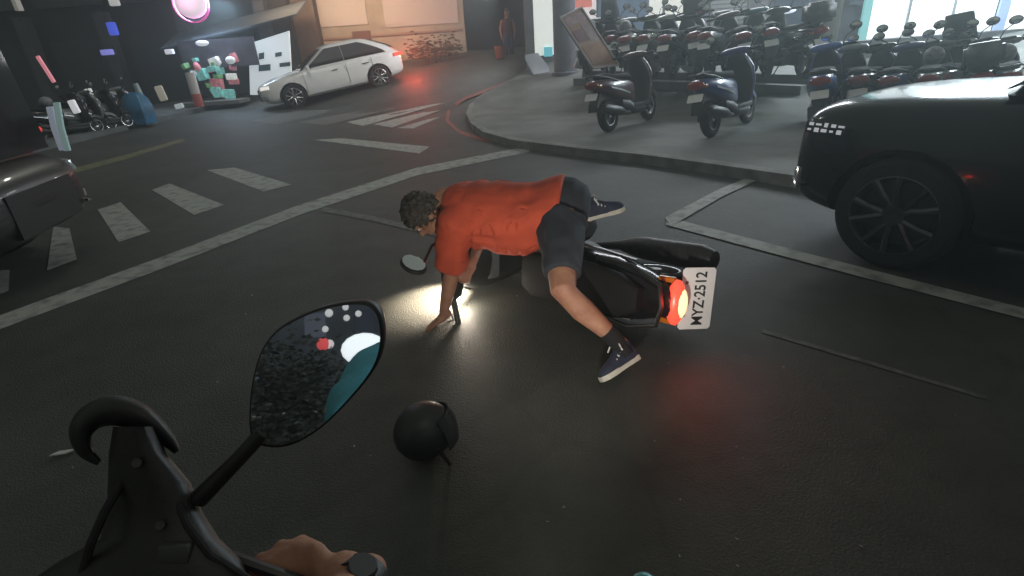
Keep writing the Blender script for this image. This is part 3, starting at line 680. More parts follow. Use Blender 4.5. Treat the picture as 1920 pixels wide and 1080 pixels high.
link('shorts', me, mat('navy_cloth', (.022, .026, .036), .85, var=.25, scale=8, bump=.1, bscale=200), pr, 180)
# shoes
def shoe(heel, toe, ank, upv, mats=True):
    d = (toe - heel).normalized(); up = (upv - d * upv.dot(d)).normalized(); sd_ = d.cross(up).normalized(); ln = (toe - heel).length
    sole = MB(); prof = [(0, .028), (.08, .034), (.3, .032), (.5, .034), (.7, .044), (.88, .040), (1.0, .018)]
    sole.loft([[heel + d * ln * u + sd_ * w_ * sx + up * h for sx, h in ((-1, -.004), (1, -.004), (1.02, .022), (-1.02, .022))] for u, w_ in prof])
    upm = MB(); upm.loft([[heel + d * ln * u + sd_ * w_ * math.cos(a) + up * (.018 + h * max(0, math.sin(a)) ) for a in [math.pi * k / 10 for k in range(11)]] for u, w_, h in ((.02, .027, .075), (.1, .034, .085), (.28, .034, .085), (.42, .034, .075), (.6, .039, .055), (.8, .040, .042), (.93, .03, .03), (.99, .014, .014))])
    upm.tube([heel + d * ln * .18 + up * .08, heel + d * ln * .16 + up * .108], [.036, .038], 14)
    S = L_(upm).build('shoe', mat('navy_canvas', (.018, .024, .05), .8, var=.3, scale=30, bump=.1), pr, 60)
    L_(sole).build('sole', mat('sole_rubber', (.52, .50, .44), .7, var=.2, scale=20), S, 30, bevel=.004)
    lc = MB()
    for k in range(5):
        u = .36 + .075 * k; h = .085 - .010 * k
        lc.tube([heel + d * ln * u + sd_ * -.03 + up * (h - .012), heel + d * ln * (u + .02) + up * (h + .008), heel + d * ln * (u + .03) + sd_ * .03 + up * (h - .012)], .0045, 6)
    for s in (-1, 1): lc.tube([heel + d * ln * .36 + up * .098, heel + d * ln * .33 + sd_ * s * .04 + up * .115, heel + d * ln * .40 + sd_ * s * .07 + up * .088], .004, 6)
    L_(lc).build('laces', mat('lace', (.6, .6, .58), .8), S)
shoe(heel + V((.01, -.01, -.03)), toe, PL['Lank'], (PL['Lank'] - heel.lerp(toe, .2)))
shoe(P(1098, 412, 3.04), P(1172, 392, 3.0), Ra, V((-.1, .0, 1)))
sk = MB(); sk.tube([PL['Lank'].lerp(PL['Lknee'], .12), PL['Lank'], PL['Lank'].lerp(heel.lerp(toe, .2), .5), heel.lerp(toe, .25) + V((0, 0, .02))], [.044, .043, .040, .036], 14); L_(sk).build('sock', mat('black_sock', (.005, .005, .006), .9), pr)

# dark helmet rolling on the road
hp = G(800, 862)
hm = empty('helmet', 'dark open-face helmet lying loose on the road near the mirror', 'helmet', frame((.8, .5, .2), (-.45, .85, -.25), (-.3, .1, .95), hp + V((0, .04, .115))))
h1 = MB().ell((0, 0, 0), (.128, .110, .115), None, 24, 16); me = h1.mesh('shell'); bm = bmesh.new(); bm.from_mesh(me)
bmesh.ops.delete(bm, geom=[f for f in bm.faces if f.calc_center_median().x > .05 and f.calc_center_median().z < .03], context='FACES'); bm.to_mesh(me); bm.free()
link('shell', evaluated(me, [('SOLIDIFY', dict(thickness=.018, offset=-1))]), mat('helmet_paint', (.014, .016, .017), .5, coat=.1, var=.3, scale=10), hm)
vz = MB(); vz.grid([[V((.142 * math.cos(a) * k, .122 * math.sin(a) * k, z)) for a in [rad(-70 + 14 * q) for q in range(11)]] for z, k in ((.05, .92), (0, 1.0), (-.05, .95), (-.085, .86))]); link('visor', evaluated(vz, [('SOLIDIFY', dict(thickness=.003))]), mat('smoke_visor', (.03, .035, .04), .08), hm)
MB().tube([(0, -.11, -.04), (.02, -.08, -.15), (.02, .05, -.16), (0, .11, -.04)], .008, 6).build('strap', M_BLACK, hm)

# ================================================================== THE CAMERA RIDER'S OWN SCOOTER
own = empty('ridden_scooter', 'black scooter being ridden, its mirror and handlebar at the lower left', 'scooter', Matrix.Translation(V((0, .1, 0))), None)
oi = own.matrix_world.inverted()
def O_(mb): mb.v = [oi @ p for p in mb.v]; return mb
MC = P(598, 702, .56); dM = (MC - CC).normalized(); rM = V((-.28, -.95, .02)).normalized(); nM = (rM - dM).normalized()
def on_mirror(px, py, off=0):
    d = ray(px, py); t = (MC - CC).dot(nM) / d.dot(nM); return CC + d * t + nM * off
outl = [(548, 602), (600, 579), (650, 568), (692, 569), (713, 592), (717, 640), (703, 686), (664, 738), (604, 798), (545, 831), (493, 831), (473, 806), (474, 735), (489, 668), (515, 626)]
def smooth_poly(pts, k=4):
    out = []; n = len(pts)
    for i in range(n):
        p0, p1, p2, p3 = [V((*pts[(i + q) % n], 0)) for q in (-1, 0, 1, 2)]
        for j in range(k):
            t = j / k; out.append((.5 * ((2 * p1) + (-p0 + p2) * t + (2 * p0 - 5 * p1 + 4 * p2 - p3) * t * t + (-p0 + 3 * p1 - 3 * p2 + p3) * t ** 3)).xy)
    return out
ol = smooth_poly(outl); cx = sum(p[0] for p in ol) / len(ol); cy = sum(p[1] for p in ol) / len(ol)
def mring(k, off): return [on_mirror(cx + (x - cx) * k, cy + (y - cy) * k, off) for x, y in ol]
ms = MB(); ms.tube([P(492, 812, .565), P(440, 868, .56), P(372, 936, .56)], [.008, .008, .010], 12); O_(ms).build('mirror_stalk', M_BLACK, own)
mh = MB(); mh.loft([mring(.995, .004), mring(1.02, .002), mring(1.03, -.006), mring(1.0, -.02), mring(.85, -.035), mring(.5, -.045)])
MH = O_(mh).build('mirror_housing', M_BLACK, own, 60)
mg_ = MB(); mg_.add(mring(.975, .0055), [tuple(range(len(ol)))]); mf = O_(mg_).build('mirror_face', M_MIRROR, MH)
# handlebar switch body with its curved hood
hk = MB(); t0 = .57
path = [(186, 868), (158, 842), (152, 806), (178, 778), (222, 770), (268, 786), (308, 818), (336, 852)]
wd_ = [10, 26, 36, 40, 44, 40, 26, 8]
fp = []
for i in range(len(path) - 1):
    p0, p1, p2, p3 = [V((*path[max(0, min(len(path) - 1, i + q))], wd_[max(0, min(len(path) - 1, i + q))] * 1.30)) for q in (-1, 0, 1, 2)]
    for k in range(5):
        t = k / 5; fp.append(.5 * ((2 * p1) + (-p0 + p2) * t + (2 * p0 - 5 * p1 + 4 * p2 - p3) * t * t + (-p0 + 3 * p1 - 3 * p2 + p3) * t ** 3))
rings = []
for i, q_ in enumerate(fp):
    a, b = fp[max(0, i - 1)], fp[min(len(fp) - 1, i + 1)]; dx, dy = b.x - a.x, b.y - a.y; l = math.hypot(dx, dy); nx, ny = -dy / l, dx / l
    rings.append([P(q_.x + nx * q_.z * .5 * math.cos(an), q_.y + ny * q_.z * .5 * math.cos(an), t0 + .022 * math.sin(an) * q_.z / 57) for an in [2 * math.pi * q / 16 for q in range(16)]])
hk.loft(rings); O_(hk).build('lever_hood', M_BLACK, own, 60)
bd = MB(); rings = []
for (x, y, ww, t) in ((252, 800, 40, .57), (258, 850, 54, .57), (280, 905, 78, .57), (290, 960, 90, .57), (300, 1010, 112, .565), (284, 1050, 170, .555), (262, 1095, 215, .55), (255, 1160, 240, .54)):
    rings.append([P(x + ww * math.copysign(abs(math.cos(a)) ** .8, math.cos(a)), y, t + .035 * math.sin(a)) for a in [2 * math.pi * k / 16 for k in range(16)]])
bd.loft(rings); O_(bd).build('switch_body', M_BLACK, own, 60)
for k_, pts_ in enumerate(([(330, 930, .545), (352, 985, .535), (395, 1040, .53), (470, 1090, .54)], [(228, 905, .545), (196, 960, .53), (170, 1020, .525), (150, 1090, .53)])):
    cb = MB().tube([P(*q) for q in pts_], .0042, 8); O_(cb).build('cable', M_RUBBER, own)
for (x, y) in ((256, 868), (300, 985)):
    sc_ = MB().tube([P(x, y, .536), P(x, y, .528)], .0045, 8); O_(sc_).build('screw', M_DARK, own)
sw = MB(); sw.box(P(330, 1035, .525), (.03, .018, .012), mw.to_3x3()); O_(sw).build('switch', mat('switch_grey', (.05, .05, .05), .5), own, bevel=.003)
gp = MB(); g0, g1 = P(700, 1118, .60), P(330, 1060, .60); gp.tube([g1 + (g1 - g0) * .1, g0 + (g0 - g1) * .1], .017, 14, True); O_(gp).build('grip', M_BLACK, own)
lv = MB(); lv.tube([P(330, 1010, .58), P(420, 1040, .56), P(520, 1075, .555), P(640, 1115, .56)], [.007, .007, .006, .006], 8, True); O_(lv).build('brake_lever', M_DARK, own)
hbk = MB(); hbk.tube([P(330, 1060, .60), P(640, 1190, .60), P(1200, 1260, .62), P(1700, 1190, .66)], .03, 12, True); O_(hbk).build('handlebar', M_BLACK, own)
tc_ = MB(); tc_.ell(P(1206, 1098, .62), (.016, .012, .018), None, 14, 9); O_(tc_).build('phone_mount_cap', mat('teal_plastic', (.05, .30, .30), .3, var=.1), own)
# front body of own scooter, below the frame
fb = MB(); fb.loft([[V((wv * math.cos(a), .42 + .10 * math.sin(a), z)) for a in [2 * math.pi * k / 16 for k in range(16)]] for z, wv in ((.3, .12), (.45, .2), (.58, .2), (.64, .12))]); O_(fb).build('leg_shield', PC['black'], own, 60)
sb_ = MB(); sb_.box((0, -.45, .72), (.28, .7, .14)); O_(sb_).build('seat', M_SEAT, own, bevel=.04)

def refl(px, py, dist):
    p = on_mirror(px, py); d = (p - CC).normalized(); r = d - nM * 2 * d.dot(nM); return p + r * dist
# the riding person: hand, watch, teal sleeve and torso
rd = empty('person', 'rider in a teal jacket with one bare hand on the handlebar at the bottom edge', 'person', Matrix.Translation(V((0, -.3, 0))))
ri = rd.matrix_world.inverted()
def R_(mb): mb.v = [ri @ p for p in mb.v]; return mb
wr_ = P(676, 1098, .56); el = refl(684, 762, .40); shl = V((-.21, -.32, 1.22))
hnd = MB(); d = (P(560, 1040, .575) - wr_).normalized(); back = (CC - wr_).normalized() * .75 + V((0, .5, .3)); back = (back - d * back.dot(d)).normalized(); ix = back.cross(d).normalized()
knu = [P(592, 1036, .575), P(566, 1034, .58), P(538, 1046, .578), P(512, 1062, .572)]
palm = MB()
for i, kp in enumerate(knu):
    rt = wr_ + ix * (.022 - .014 * i)
    hnd.tube([rt, rt.lerp(kp, .5), kp], [.018, .0135, .0118], 10, True)
    f1_ = kp + (kp - rt).normalized() * .030 - back * .016; f2_ = f1_ - back * .032 + V((0, 0, -.004)); f3_ = f2_ - (kp - rt).normalized() * .02 - back * .004
    hnd.tube([kp, f1_, f2_, f3_], [.0118, .0098, .0092, .008], 8, True)
hnd.tube([wr_ + ix * .02 - back * .01, wr_ + ix * .035 + d * .04 - back * .025, wr_ + ix * .03 + d * .075 - back * .05], [.019, .015, .011], 8, True)
hnd.tube([wr_ + d * .02, wr_, wr_.lerp(el, .3), el], [.027, .026, .034, .042], 12, True)
hnd.tube([V((0, -.34, 1.36)), V((0, -.30, 1.44))], .055, 12, True)
hnd.ell((0, -.22, 1.60), (.085, .10, .085), None, 14, 10)
hnd.loft([ring3(c, (0, 0, 1), (1, 0, 0), a, b) for c, a, b in ((V((0, -.42, .78)), .16, .11), (V((0, -.42, 1.0)), .16, .11), (V((0, -.38, 1.22)), .18, .11), (V((0, -.35, 1.36)), .08, .07))])
hnd.tube([shl + V((.08, 0, 0)), shl, el], [.05, .05, .042], 12, True)
link('body', remesh(R_(hnd), .0042, 2, .5, 'body'), M_SKIN, rd, 180)
jk = MB(); jk.loft([ring3(c, (0, 0, 1), (1, 0, 0), a, b, 24) for c, a, b in ((V((0, -.42, .74)), .19, .14), (V((0, -.42, 1.0)), .19, .14), (V((0, -.38, 1.24)), .215, .135), (V((0, -.35, 1.37)), .10, .09))])
jk.tube([shl + V((.09, -.01, .02)), shl + V((-.02, 0, 0)), shl.lerp(el, .5) + V((-.03, 0, 0)), el, el.lerp(wr_, .22)], [.09, .085, .074, .066, .06], 16)
jk.tube([V((.12, -.34, 1.25)), V((.24, -.30, 1.2)), V((.33, -.03, 1.0)), V((.33, .2, .98))], [.09, .085, .066, .05], 16)
me = remesh(R_(jk), .012, 4, .5, 'jacket')
for v in me.vertices: v.co += v.normal * (.010 * math.sin(v.co.z * 40 + 5 * noise.noise(v.co * 6)) * (.5 + noise.noise(v.co * 8)))
link('jacket', me, mat('teal_cloth', (.06, .30, .36), .8, var=.25, scale=8, bump=.1), rd, 180)
hlm = MB(); hlm.ell((0, -.24, 1.64), (.13, .15, .14), None, 20, 14); R_(hlm).build('helmet', M_BLACK, rd)
wt = MB(); wd0 = (el - wr_).normalized(); wc = wr_ + wd0 * .004
xx, yy, _ = basis(wd0); wt.lathe([(.0285, -.010), (.0315, -.010), (.0315, .010), (.0285, .010)], wc, wd0, 24)
R_(wt).build('watch_strap', M_BLACK, rd, 40)
wf_ = MB(); wf_.tube([wc + back * .026, wc + back * .034], [.016, .014], 18); R_(wf_).build('watch_face', mat('watch_steel', (.10, .10, .105), .3, .6), rd, 40)
exec_after = []
# ================================================================== BUILDINGS AND STREET THINGS
def board(name, label, cat, corners, thick, m, group=None, parent=None):
    a, b, c, d = [V(q) for q in corners]; n = (b - a).cross(d - a).normalized()
    if n.y < 0: n = -n
    o = MB().prism([a, b, c, d], n * thick).build(name, m, parent)
    if parent is None: tag(o, label, cat, group)
    return o
def wall_piece(mb, x0, x1, z0, z1, y, depth): mb.box(((x0 + x1) / 2, y + depth / 2, (z0 + z1) / 2), (x1 - x0, depth, z1 - z0)); return mb
M_WALLW = mat('cream_plaster', (.42, .36, .30), .8, var=.25, scale=1.2, bump=.1)
M_WALLD = mat('dark_render', (.10, .10, .11), .8, var=.4, scale=1.2)
M_WALLG = mat('grey_tile', (.20, .20, .21), .55, var=.3, scale=2)

# cream wall building behind the white car
y0 = 23.5
xa, xb = PY(556, 60, y0).x, PY(872, 60, y0).x
cw = empty('cream_building', 'cream walled building behind the white car', 'building', Matrix.Translation((xa, y0, 0)))
ci = Matrix.Translation((-xa, -y0, 0))
def C_(mb): mb.v = [ci @ p for p in mb.v]; return mb
zlow = 2.02 
wall_piece(MB(), xa, xb, -.2, 6.5, y0, .4).build
C_(wall_piece(MB(), xa, xb, -.2, 6.5, y0, .4)).build('wall', M_WALLW, cw)
C_(wall_piece(MB(), xa + .2, xb - .1, 2.0, 2.08, y0 - .06, .05)).build('ledge', mat('ledge_paint', (.3, .2, .16), .7), cw)
pa, pb = PY(592, 50, y0 - .05), PY(690, 5, y0 - .05)
zt_ = 2.9
for (qa, qb) in ((592, 690), (722, 860)):
    x0_, x1_ = PY(qa, 40, y0).x, PY(qb, 40, y0).x
    C_(wall_piece(MB(), x0_, x1_, PY(qa, 52, y0).z, PY(qa, -20, y0).z + .4, y0 - .05, .045)).build('window_shutter', mat('pale_shutter', (.5, .44, .42), .6, var=.1, scale=.8), cw)
x0_, x1_ = PY(662, 70, y0).x, PY(696, 70, y0).x
C_(wall_piece(MB(), x0_, x1_, PY(680, 90, y0).z, PY(680, 58, y0).z, y0 - .08, .06)).build('meter_box', mat('brown_box', (.16, .08, .07), .7), cw)
# brown column between the lit board and the cream wall
xc0, xc1 = PY(548, 60, y0 - .6).x, PY(596, 60, y0 - .6).x
tag(wall_piece(MB(), xc0, xc1, -.2, 6, y0 - .6, .5).build('column', mat('brown_tile', (.12, .085, .075), .6, var=.3, scale=4)), 'brown tiled column between the lit board and the cream wall', 'column')
# dark passage right of the cream wall
xr1 = PY(992, 60, y0).x
pb_ = empty('passage_building', 'dark recessed building entrance between cream wall and lit doorway', 'building', Matrix.Translation((xb + .02, y0 + 2, 0)))
MB().box(((xr1 - xb) / 2 + .3, 2.2, 3), (xr1 - xb + 1.5, .3, 7)).build('wall', mat('maroon_render', (.06, .035, .04), .8, var=.3), pb_)
MB().box(((xr1 - xb) / 2, 1.0, 1.1), (1.2, .08, 2.0)).build('door', mat('dark_door', (.03, .02, .025), .5), pb_)

# left block of shops
yl = 22.5
lx0, lx1 = -34, PY(548, 60, yl).x
lb = empty('shop_block', 'dark shop block with signs on the far left side of the street', 'building', Matrix.Translation((lx1, yl, 0)))
wm = MB(); wm.box(((lx0 - lx1) / 2, .3, 5), (lx1 - lx0, .5, 10.4)); wm.build('wall', mat('dusk_concrete', (.045, .043, .046), .8, var=.4, scale=.6), lb)
for k in range(9): MB().box((-2 - k * 2.9, -.1, 3.9), (2.3, .3, .5)).build('fascia', mat('fascia_grey', (.07, .07, .09), .6, var=.4, scale=1), lb)
for k in range(9):
    MB().box((-.9 - k * 2.9, -.2, 1.6), (.4, .4, 3.6)).build('pillar', mat('pillar_grey', (.08, .085, .10), .6, var=.3, scale=2), lb)
    MB().box((-2.3 - k * 2.9, .02, 1.3), (1.9, .06, 2.5)).build('roller_shutter', mat('shutter_dark', (.05, .05, .055), .5, .3, bump=.5, bscale=8, stretch=(.01, .01, 1)), lb)
    MB().box((-2.3 - k * 2.9, .02, 5.6), (1.6, .06, 1.2)).build('window', M_GLASS, lb)
# tilted awning strip above the lit board
aw = MB(); a0, a1 = PY(300, 95, 20.5), PY(556, 30, 20.5); aw.prism([a0, a1, a1 + V((0, 1.4, .5)), a0 + V((0, 1.4, .5))], V((0, 0, .06))); tag(aw.build('awning', mat('awning_blue', (.10, .12, .15), .7, var=.3)), 'slate blue awning sloping above the lit white board', 'awning')

# lit white menu board
yb = 20.6
cs = [PY(469, 178, yb), PY(548, 178, yb), PY(541, 58, yb), PY(466, 82, yb)]
lw = tag(board('lit_board', '', 'sign', cs, .12, EMW('lit_board_face', (.86, .95, 1.0), 1.6)), 'tall white lit board beside the nose of the white car', 'sign')
for (px, py, pw, ph_) in ((485, 106, 10, 12), (516, 103, 12, 8), (485, 128, 22, 12), (524, 122, 20, 8)):
    q = [PY(px, py + ph_ / 2, yb - .02), PY(px + pw, py + ph_ / 2 - 2, yb - .02), PY(px + pw, py - ph_ / 2 - 2, yb - .02), PY(px, py - ph_ / 2, yb - .02)]
    o = MB().prism(q, V((0, .015, 0))).build('notice', mat('notice_ink', (.12, .18, .22), .6)); o.parent = lw
# goods shop, lit, with small things
def lit(name, px, py, wpx, hpx, y, col, s, label, cat, depth=.15, tilt=0, round_=False, group=None):
    c = PY(px, py, y); sx = (PY(px + wpx, py, y) - c).length / 2; sz = (PY(px, py - hpx, y) - c).length / 2
    m = EMW('glow_%s_%d_%d' % (name, px, py), col, s); mb = MB()
    if round_: mb.ell(c, (sx, depth, sz), Matrix.Rotation(rad(tilt), 3, 'Y'), 24, 14)
    else: mb.box(c, (sx * 2, depth, sz * 2), Matrix.Rotation(rad(tilt), 3, 'Y'))
    o = mb.build(name, m, bevel=0 if round_ else min(sx, sz) * .35); tag(o, label, cat, group)
    return o
lit('round_lamp', 358, 6, 58, 58, 19.5, (1.0, .93, .97), 4, 'large round white lamp with a pink rim over the left shops', 'lamp', .3, round_=True)
rc = PY(358, 6, 19.5)
pk = bpy.data.lights.new('round_lamp_glow', 'POINT'); pk.energy = 14; pk.color = (1, .35, .7); pk.shadow_soft_size = .4
pko = bpy.data.objects.new('round_lamp_glow', pk); COL.objects.link(pko); pko.location = rc + V((0, -.7, .1))
rg = MB().lathe([(.53, -.06), (.565, -.06), (.565, .06), (.53, .06)], rc + V((0, -.02, 0)), (0, 1, 0), 32).build('lamp_rim', EMW('pink_rim', (1, .12, .55), .7)); rg.parent = bpy.data.objects['round_lamp']
lit('blue_sign', 211, 54, 16, 24, 21, (.10, .16, 1.0), 2.5, 'small blue vertical sign glowing on the dark block', 'sign', group=None)
lit('blue_lamp', 201, 98, 22, 10, 21, (.35, .35, 1.0), 2.5, 'flat blue lamp just below the blue vertical sign', 'lamp')
lit('ceiling_lamp', 214, 3, 18, 16, 21, (.8, .8, .78), 1.0, 'dim white lamp above the blue vertical sign', 'lamp')
lit('street_lamp', 318, 97, 15, 9, 20, (.85, .88, 1), 2.5, 'small white lamp left of the goods stall', 'lamp')
lit('canopy_lamp', 379, 81, 24, 11, 20, (.85, .92, 1), 3, 'white oval lamp under the awning above the goods stall', 'lamp', round_=True)
lit('neon_tube', 86, 130, 7, 50, 12, (1, .35, .42), 1.6, 'slanting pink neon tube on the dark left side', 'neon tube', .04, tilt=-14)
lit('wall_lamp', 33, 10, 8, 20, 13, (.4, .38, .34), .5, 'dull white lamp at the top of the dark left side', 'lamp')
# stall of goods
st = empty('goods_stall', 'bright stall of self-glowing packed goods left of the white board', 'stall', Matrix.Translation(PY(400, 190, 20)))
si = Matrix.Translation(-PY(400, 190, 20))
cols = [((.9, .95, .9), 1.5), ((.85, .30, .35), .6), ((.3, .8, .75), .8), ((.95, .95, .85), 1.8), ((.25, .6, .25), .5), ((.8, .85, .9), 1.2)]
k = 0
rs = random.Random(4)
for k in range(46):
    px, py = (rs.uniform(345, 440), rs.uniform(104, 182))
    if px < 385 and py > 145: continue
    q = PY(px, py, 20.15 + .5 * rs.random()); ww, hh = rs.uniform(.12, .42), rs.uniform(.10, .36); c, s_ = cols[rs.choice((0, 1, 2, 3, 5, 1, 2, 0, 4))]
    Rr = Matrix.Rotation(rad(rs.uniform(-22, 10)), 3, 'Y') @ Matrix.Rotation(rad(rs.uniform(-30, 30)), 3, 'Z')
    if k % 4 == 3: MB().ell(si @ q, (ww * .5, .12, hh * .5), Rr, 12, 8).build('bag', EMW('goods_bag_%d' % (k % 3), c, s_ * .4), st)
    else: MB().box(si @ q, (ww, .22, hh), Rr).build('carton', mat('goods_%d' % (k % 9), c, .5, emit=.28 * s_, ecol=c, col2=tuple(x * .35 for x in c), scale=7, var=.5), st, bevel=.025)  # cartons and bags glow; the stall's light is put into their colour
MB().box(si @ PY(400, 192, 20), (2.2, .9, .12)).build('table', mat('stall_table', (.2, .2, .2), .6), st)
MB().box(si @ PY(410, 100, 20.4), (2.6, .06, .9)).build('backboard', mat('stall_back', (.14, .13, .16), .6, var=.4, scale=3), st)
# red and white post in front of the stall
pp = PY(374, 200, 19); ptop = PY(373, 135, 19)
po = empty('marker_post', 'thick white and red post standing before the goods stall', 'post', Matrix.Translation(pp))
hgt = ptop.z - pp.z
MB().tube([(0, 0, 0), (0, 0, hgt * .38)], .15, 18).build('base', mat('post_red', (.5, .12, .10), .5), po)
MB().tube([(0, 0, hgt * .38 + .004), (0, 0, hgt)], .145, 18).build('shaft', mat('post_white', (.6, .55, .53), .5), po)
# blue figure-like tarpaulin and pale post
tb = PY(268, 232, 15.5)
tp = MB(); tp.loft([[tb + V((.35 * w_ * math.cos(a) + .05 * math.sin(5 * a), .3 * w_ * math.sin(a), z)) for a in [2 * math.pi * q / 20 for q in range(20)]] for z, w_ in ((0, .9), (.2, 1.0), (.45, .95), (.65, .8), (.78, .45), (.82, .1))])
tag(tp.build('tarpaulin', mat('blue_tarp', (.05, .22, .42), .45, var=.5, scale=4, bump=.3, bscale=10)), 'blue tarpaulin draped over a scooter by the left kerb', 'tarpaulin')
lp_ = PY(288, 232, 15.6)
tag(MB().tube([lp_, lp_ + V((-.05, 0, .5)), lp_ + V((-.14, 0, 1.05))], [.10, .08, .07], 12).build('bollard', mat('pale_bollard', (.34, .40, .42), .4, .2)), 'pale grey post leaning just right of the blue tarpaulin', 'post')
# little lit and pale things along the left kerb
LG = 'small lit signs along the left kerb'
for (px, py, wp, hp_, y, c, s, lb_, n_) in ((139, 200, 13, 24, 13.5, (.95, .95, 1), 1.4, 'small upright white lit sign above the left scooters', 'kerb_sign'), (172, 183, 13, 33, 15, (.9, .9, .88), 1.1, 'taller white lit sign second from the dark car', 'kerb_sign'),
                                          (213, 172, 12, 12, 16, (.35, .36, .34), .5, 'dim square pale sign third from the dark car', 'kerb_sign'), (302, 175, 15, 28, 17, (.5, .46, .38), .6, 'stacked cream lantern right of the tarpaulin', 'lantern'), (253, 185, 9, 15, 17, (.3, .3, .3), .4, 'small grey notice behind the tarpaulin', 'notice'), (336, 199, 16, 9, 17, (.6, .68, .7), .8, 'flat pale tray on the left pavement', 'tray')):
    lit(n_, px, py, wp, hp_, y, c, s, lb_, 'sign' if 'sign' in n_ else n_, .08, tilt=-8)  # tray and notice glow too, their brightness put in as emission
# two tall slanted banner strips by the dark car
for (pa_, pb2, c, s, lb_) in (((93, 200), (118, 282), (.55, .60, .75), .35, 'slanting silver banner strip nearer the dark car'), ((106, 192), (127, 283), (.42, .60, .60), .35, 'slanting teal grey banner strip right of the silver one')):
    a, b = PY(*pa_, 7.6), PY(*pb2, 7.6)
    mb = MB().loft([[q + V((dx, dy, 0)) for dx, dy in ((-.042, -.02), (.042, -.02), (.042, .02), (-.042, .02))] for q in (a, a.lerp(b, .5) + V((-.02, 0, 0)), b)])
    tag(mb.build('banner_strip', EMW('banner_%.2f' % c[0], c, s), bevel=.012), lb_, 'banner')  # strips glow by emission, the light on them put into their colour
lit('rear_lamp', 71, 243, 11, 12, 7.0, (1, .05, .04), 1.8, 'small red lamp left of the banner strips', 'lamp', .05, round_=True)
lit('green_lamp', 28, 265, 9, 5, 7.0, (.1, .9, .45), .8, 'tiny green lamp above the bonnet of the dark car', 'lamp', .04, round_=True)
lit('white_lamp', 20, 249, 9, 4, 7.0, (.9, .9, .9), .8, 'tiny white lamp above the tiny green lamp', 'lamp', .04, round_=True)
# left scooters
for (px, py, hdg, pn, lb_) in ((135, 262, 60, 'black', 'black scooter at the left kerb, nearest the banner strips'), (165, 256, 65, 'grey', 'grey scooter at the left kerb under the taller white sign'), (197, 250, 62, 'black', 'black scooter at the left kerb with bright reflections'), (228, 243, 66, 'silver', 'silver scooter at the left kerb beside the blue tarpaulin')):
    c = copy_tree(proto, PC[pn], lb_, upright(rad(hdg), G(px, py, .0), rad(6), 1.0)); c['group'] = 'scooters along the left kerb'

# ---- right: pillar, leaning board, shops
yq = 15.2
pz = gz(1.3, yq) + .12
q0, q1 = PY(1042, 100, yq), PY(1076, 100, yq)
pil = tag(MB().tube([(q0.x + (q1.x - q0.x) / 2, yq, pz), (q0.x + (q1.x - q0.x) / 2, yq, pz + .08), (q0.x + (q1.x - q0.x) / 2, yq, pz + .1), (q0.x + (q1.x - q0.x) / 2, yq, 5)], [.36, .36, .29, .28], 24).build('round_pillar', mat('pillar_stucco', (.20, .20, .23), .7, var=.3, scale=3)), 'thick grey round pillar left of the leaning board', 'pillar')
# leaning pink signboard
bb = [PY(1112, 128, 10.6), PY(1160, 122, 10.9), PY(1090, 14, 10.9), PY(1050, 34, 10.6)]
lbd = empty('leaning_board', 'faded pink and orange notice board leaning over the maroon scooter', 'sign', Matrix.Translation(bb[0]))
ni = Matrix.Translation(-bb[0])
nrm_ = (bb[1] - bb[0]).cross(bb[3] - bb[0]).normalized(); nrm_ = nrm_ if nrm_.y > 0 else -nrm_
MB().prism([ni @ p for p in bb], nrm_ * .04).build('panel', mat('faded_print', (.36, .20, .20), .6, col2=(.28, .16, .08), scale=2.2, lo=.45, hi=.55), lbd)
def bl(u, v): return (ni @ (bb[0].lerp(bb[1], u).lerp(bb[3].lerp(bb[2], u), v))) - nrm_ * .006
for (u0_, u1_, v0_, v1_, c) in ((.08, .92, .05, .42, (.30, .13, .06)), (.1, .5, .5, .72, (.20, .09, .11)), (.55, .9, .48, .78, (.36, .25, .25)), (.1, .9, .82, .95, (.42, .27, .27))):
    MB().prism([bl(u0_, v0_), bl(u1_, v0_), bl(u1_, v1_), bl(u0_, v1_)], nrm_ * .004).build('printed_field', mat('print_%.2f_%.2f' % (c[0], v0_), c, .6, var=.35, scale=7), lbd)
fr_ = MB()
for p, q in ((0, 3), (1, 2), (3, 2), (0, 1)): fr_.tube([ni @ bb[p], ni @ bb[q]], .022, 6)
fr_.build('frame', mat('board_frame', (.4, .36, .36), .5), lbd)
leg = MB(); gb = V((bb[1].x, bb[1].y, gz(bb[1].x, bb[1].y) + .12)); leg.tube([ni @ (bb[0].lerp(bb[1], .5)), ni @ gb], .03, 8); leg.build('leg', M_DARK, lbd)

# arcade shops behind the scooters
ya = 17.0
sb = empty('arcade_shops', 'row of arcade shops with lit windows behind the parked scooters', 'building', Matrix.Translation((1.0, ya, 0)))
si2 = Matrix.Translation((-1.0, -ya, 0))
def S_(mb): mb.v = [si2 @ p for p in mb.v]; return mb
xe0, xe1 = PY(985, 60, ya).x, PY(1640, 60, ya - 3).x
S_(wall_piece(MB(), xe0, xe1 + 4, -.2, 7, ya, .4)).build('wall', M_WALLG, sb)
def pane(px0, px1, py0, py1, m, nm, off=.05, d=.04):
    a, b = PY(px0, (py0 + py1) / 2, ya - off), PY(px1, (py0 + py1) / 2, ya - off); z1, z0_ = PY((px0 + px1) / 2, py0, ya - off).z, PY((px0 + px1) / 2, py1, ya - off).z
    return S_(wall_piece(MB(), a.x, b.x, z0_, z1, ya - off, d)).build(nm, m, sb)
pane(1000, 1036, -60, 104, EMW('lit_door', (.95, .98, .92), 1.9), 'lit_door')
pane(1020, 1036, 88, 106, EMW('aqua_door_foot', (.2, .7, .8), .7), 'door_foot', .1)
pane(1052, 1118, -60, 42, EMW('shop_window_glow', (.95, .86, .86), 1.2), 'shop_window')
pane(1078, 1110, -5, 14, EMW('red_sign_glow', (.85, .25, .2), .7), 'shop_sign', .1)
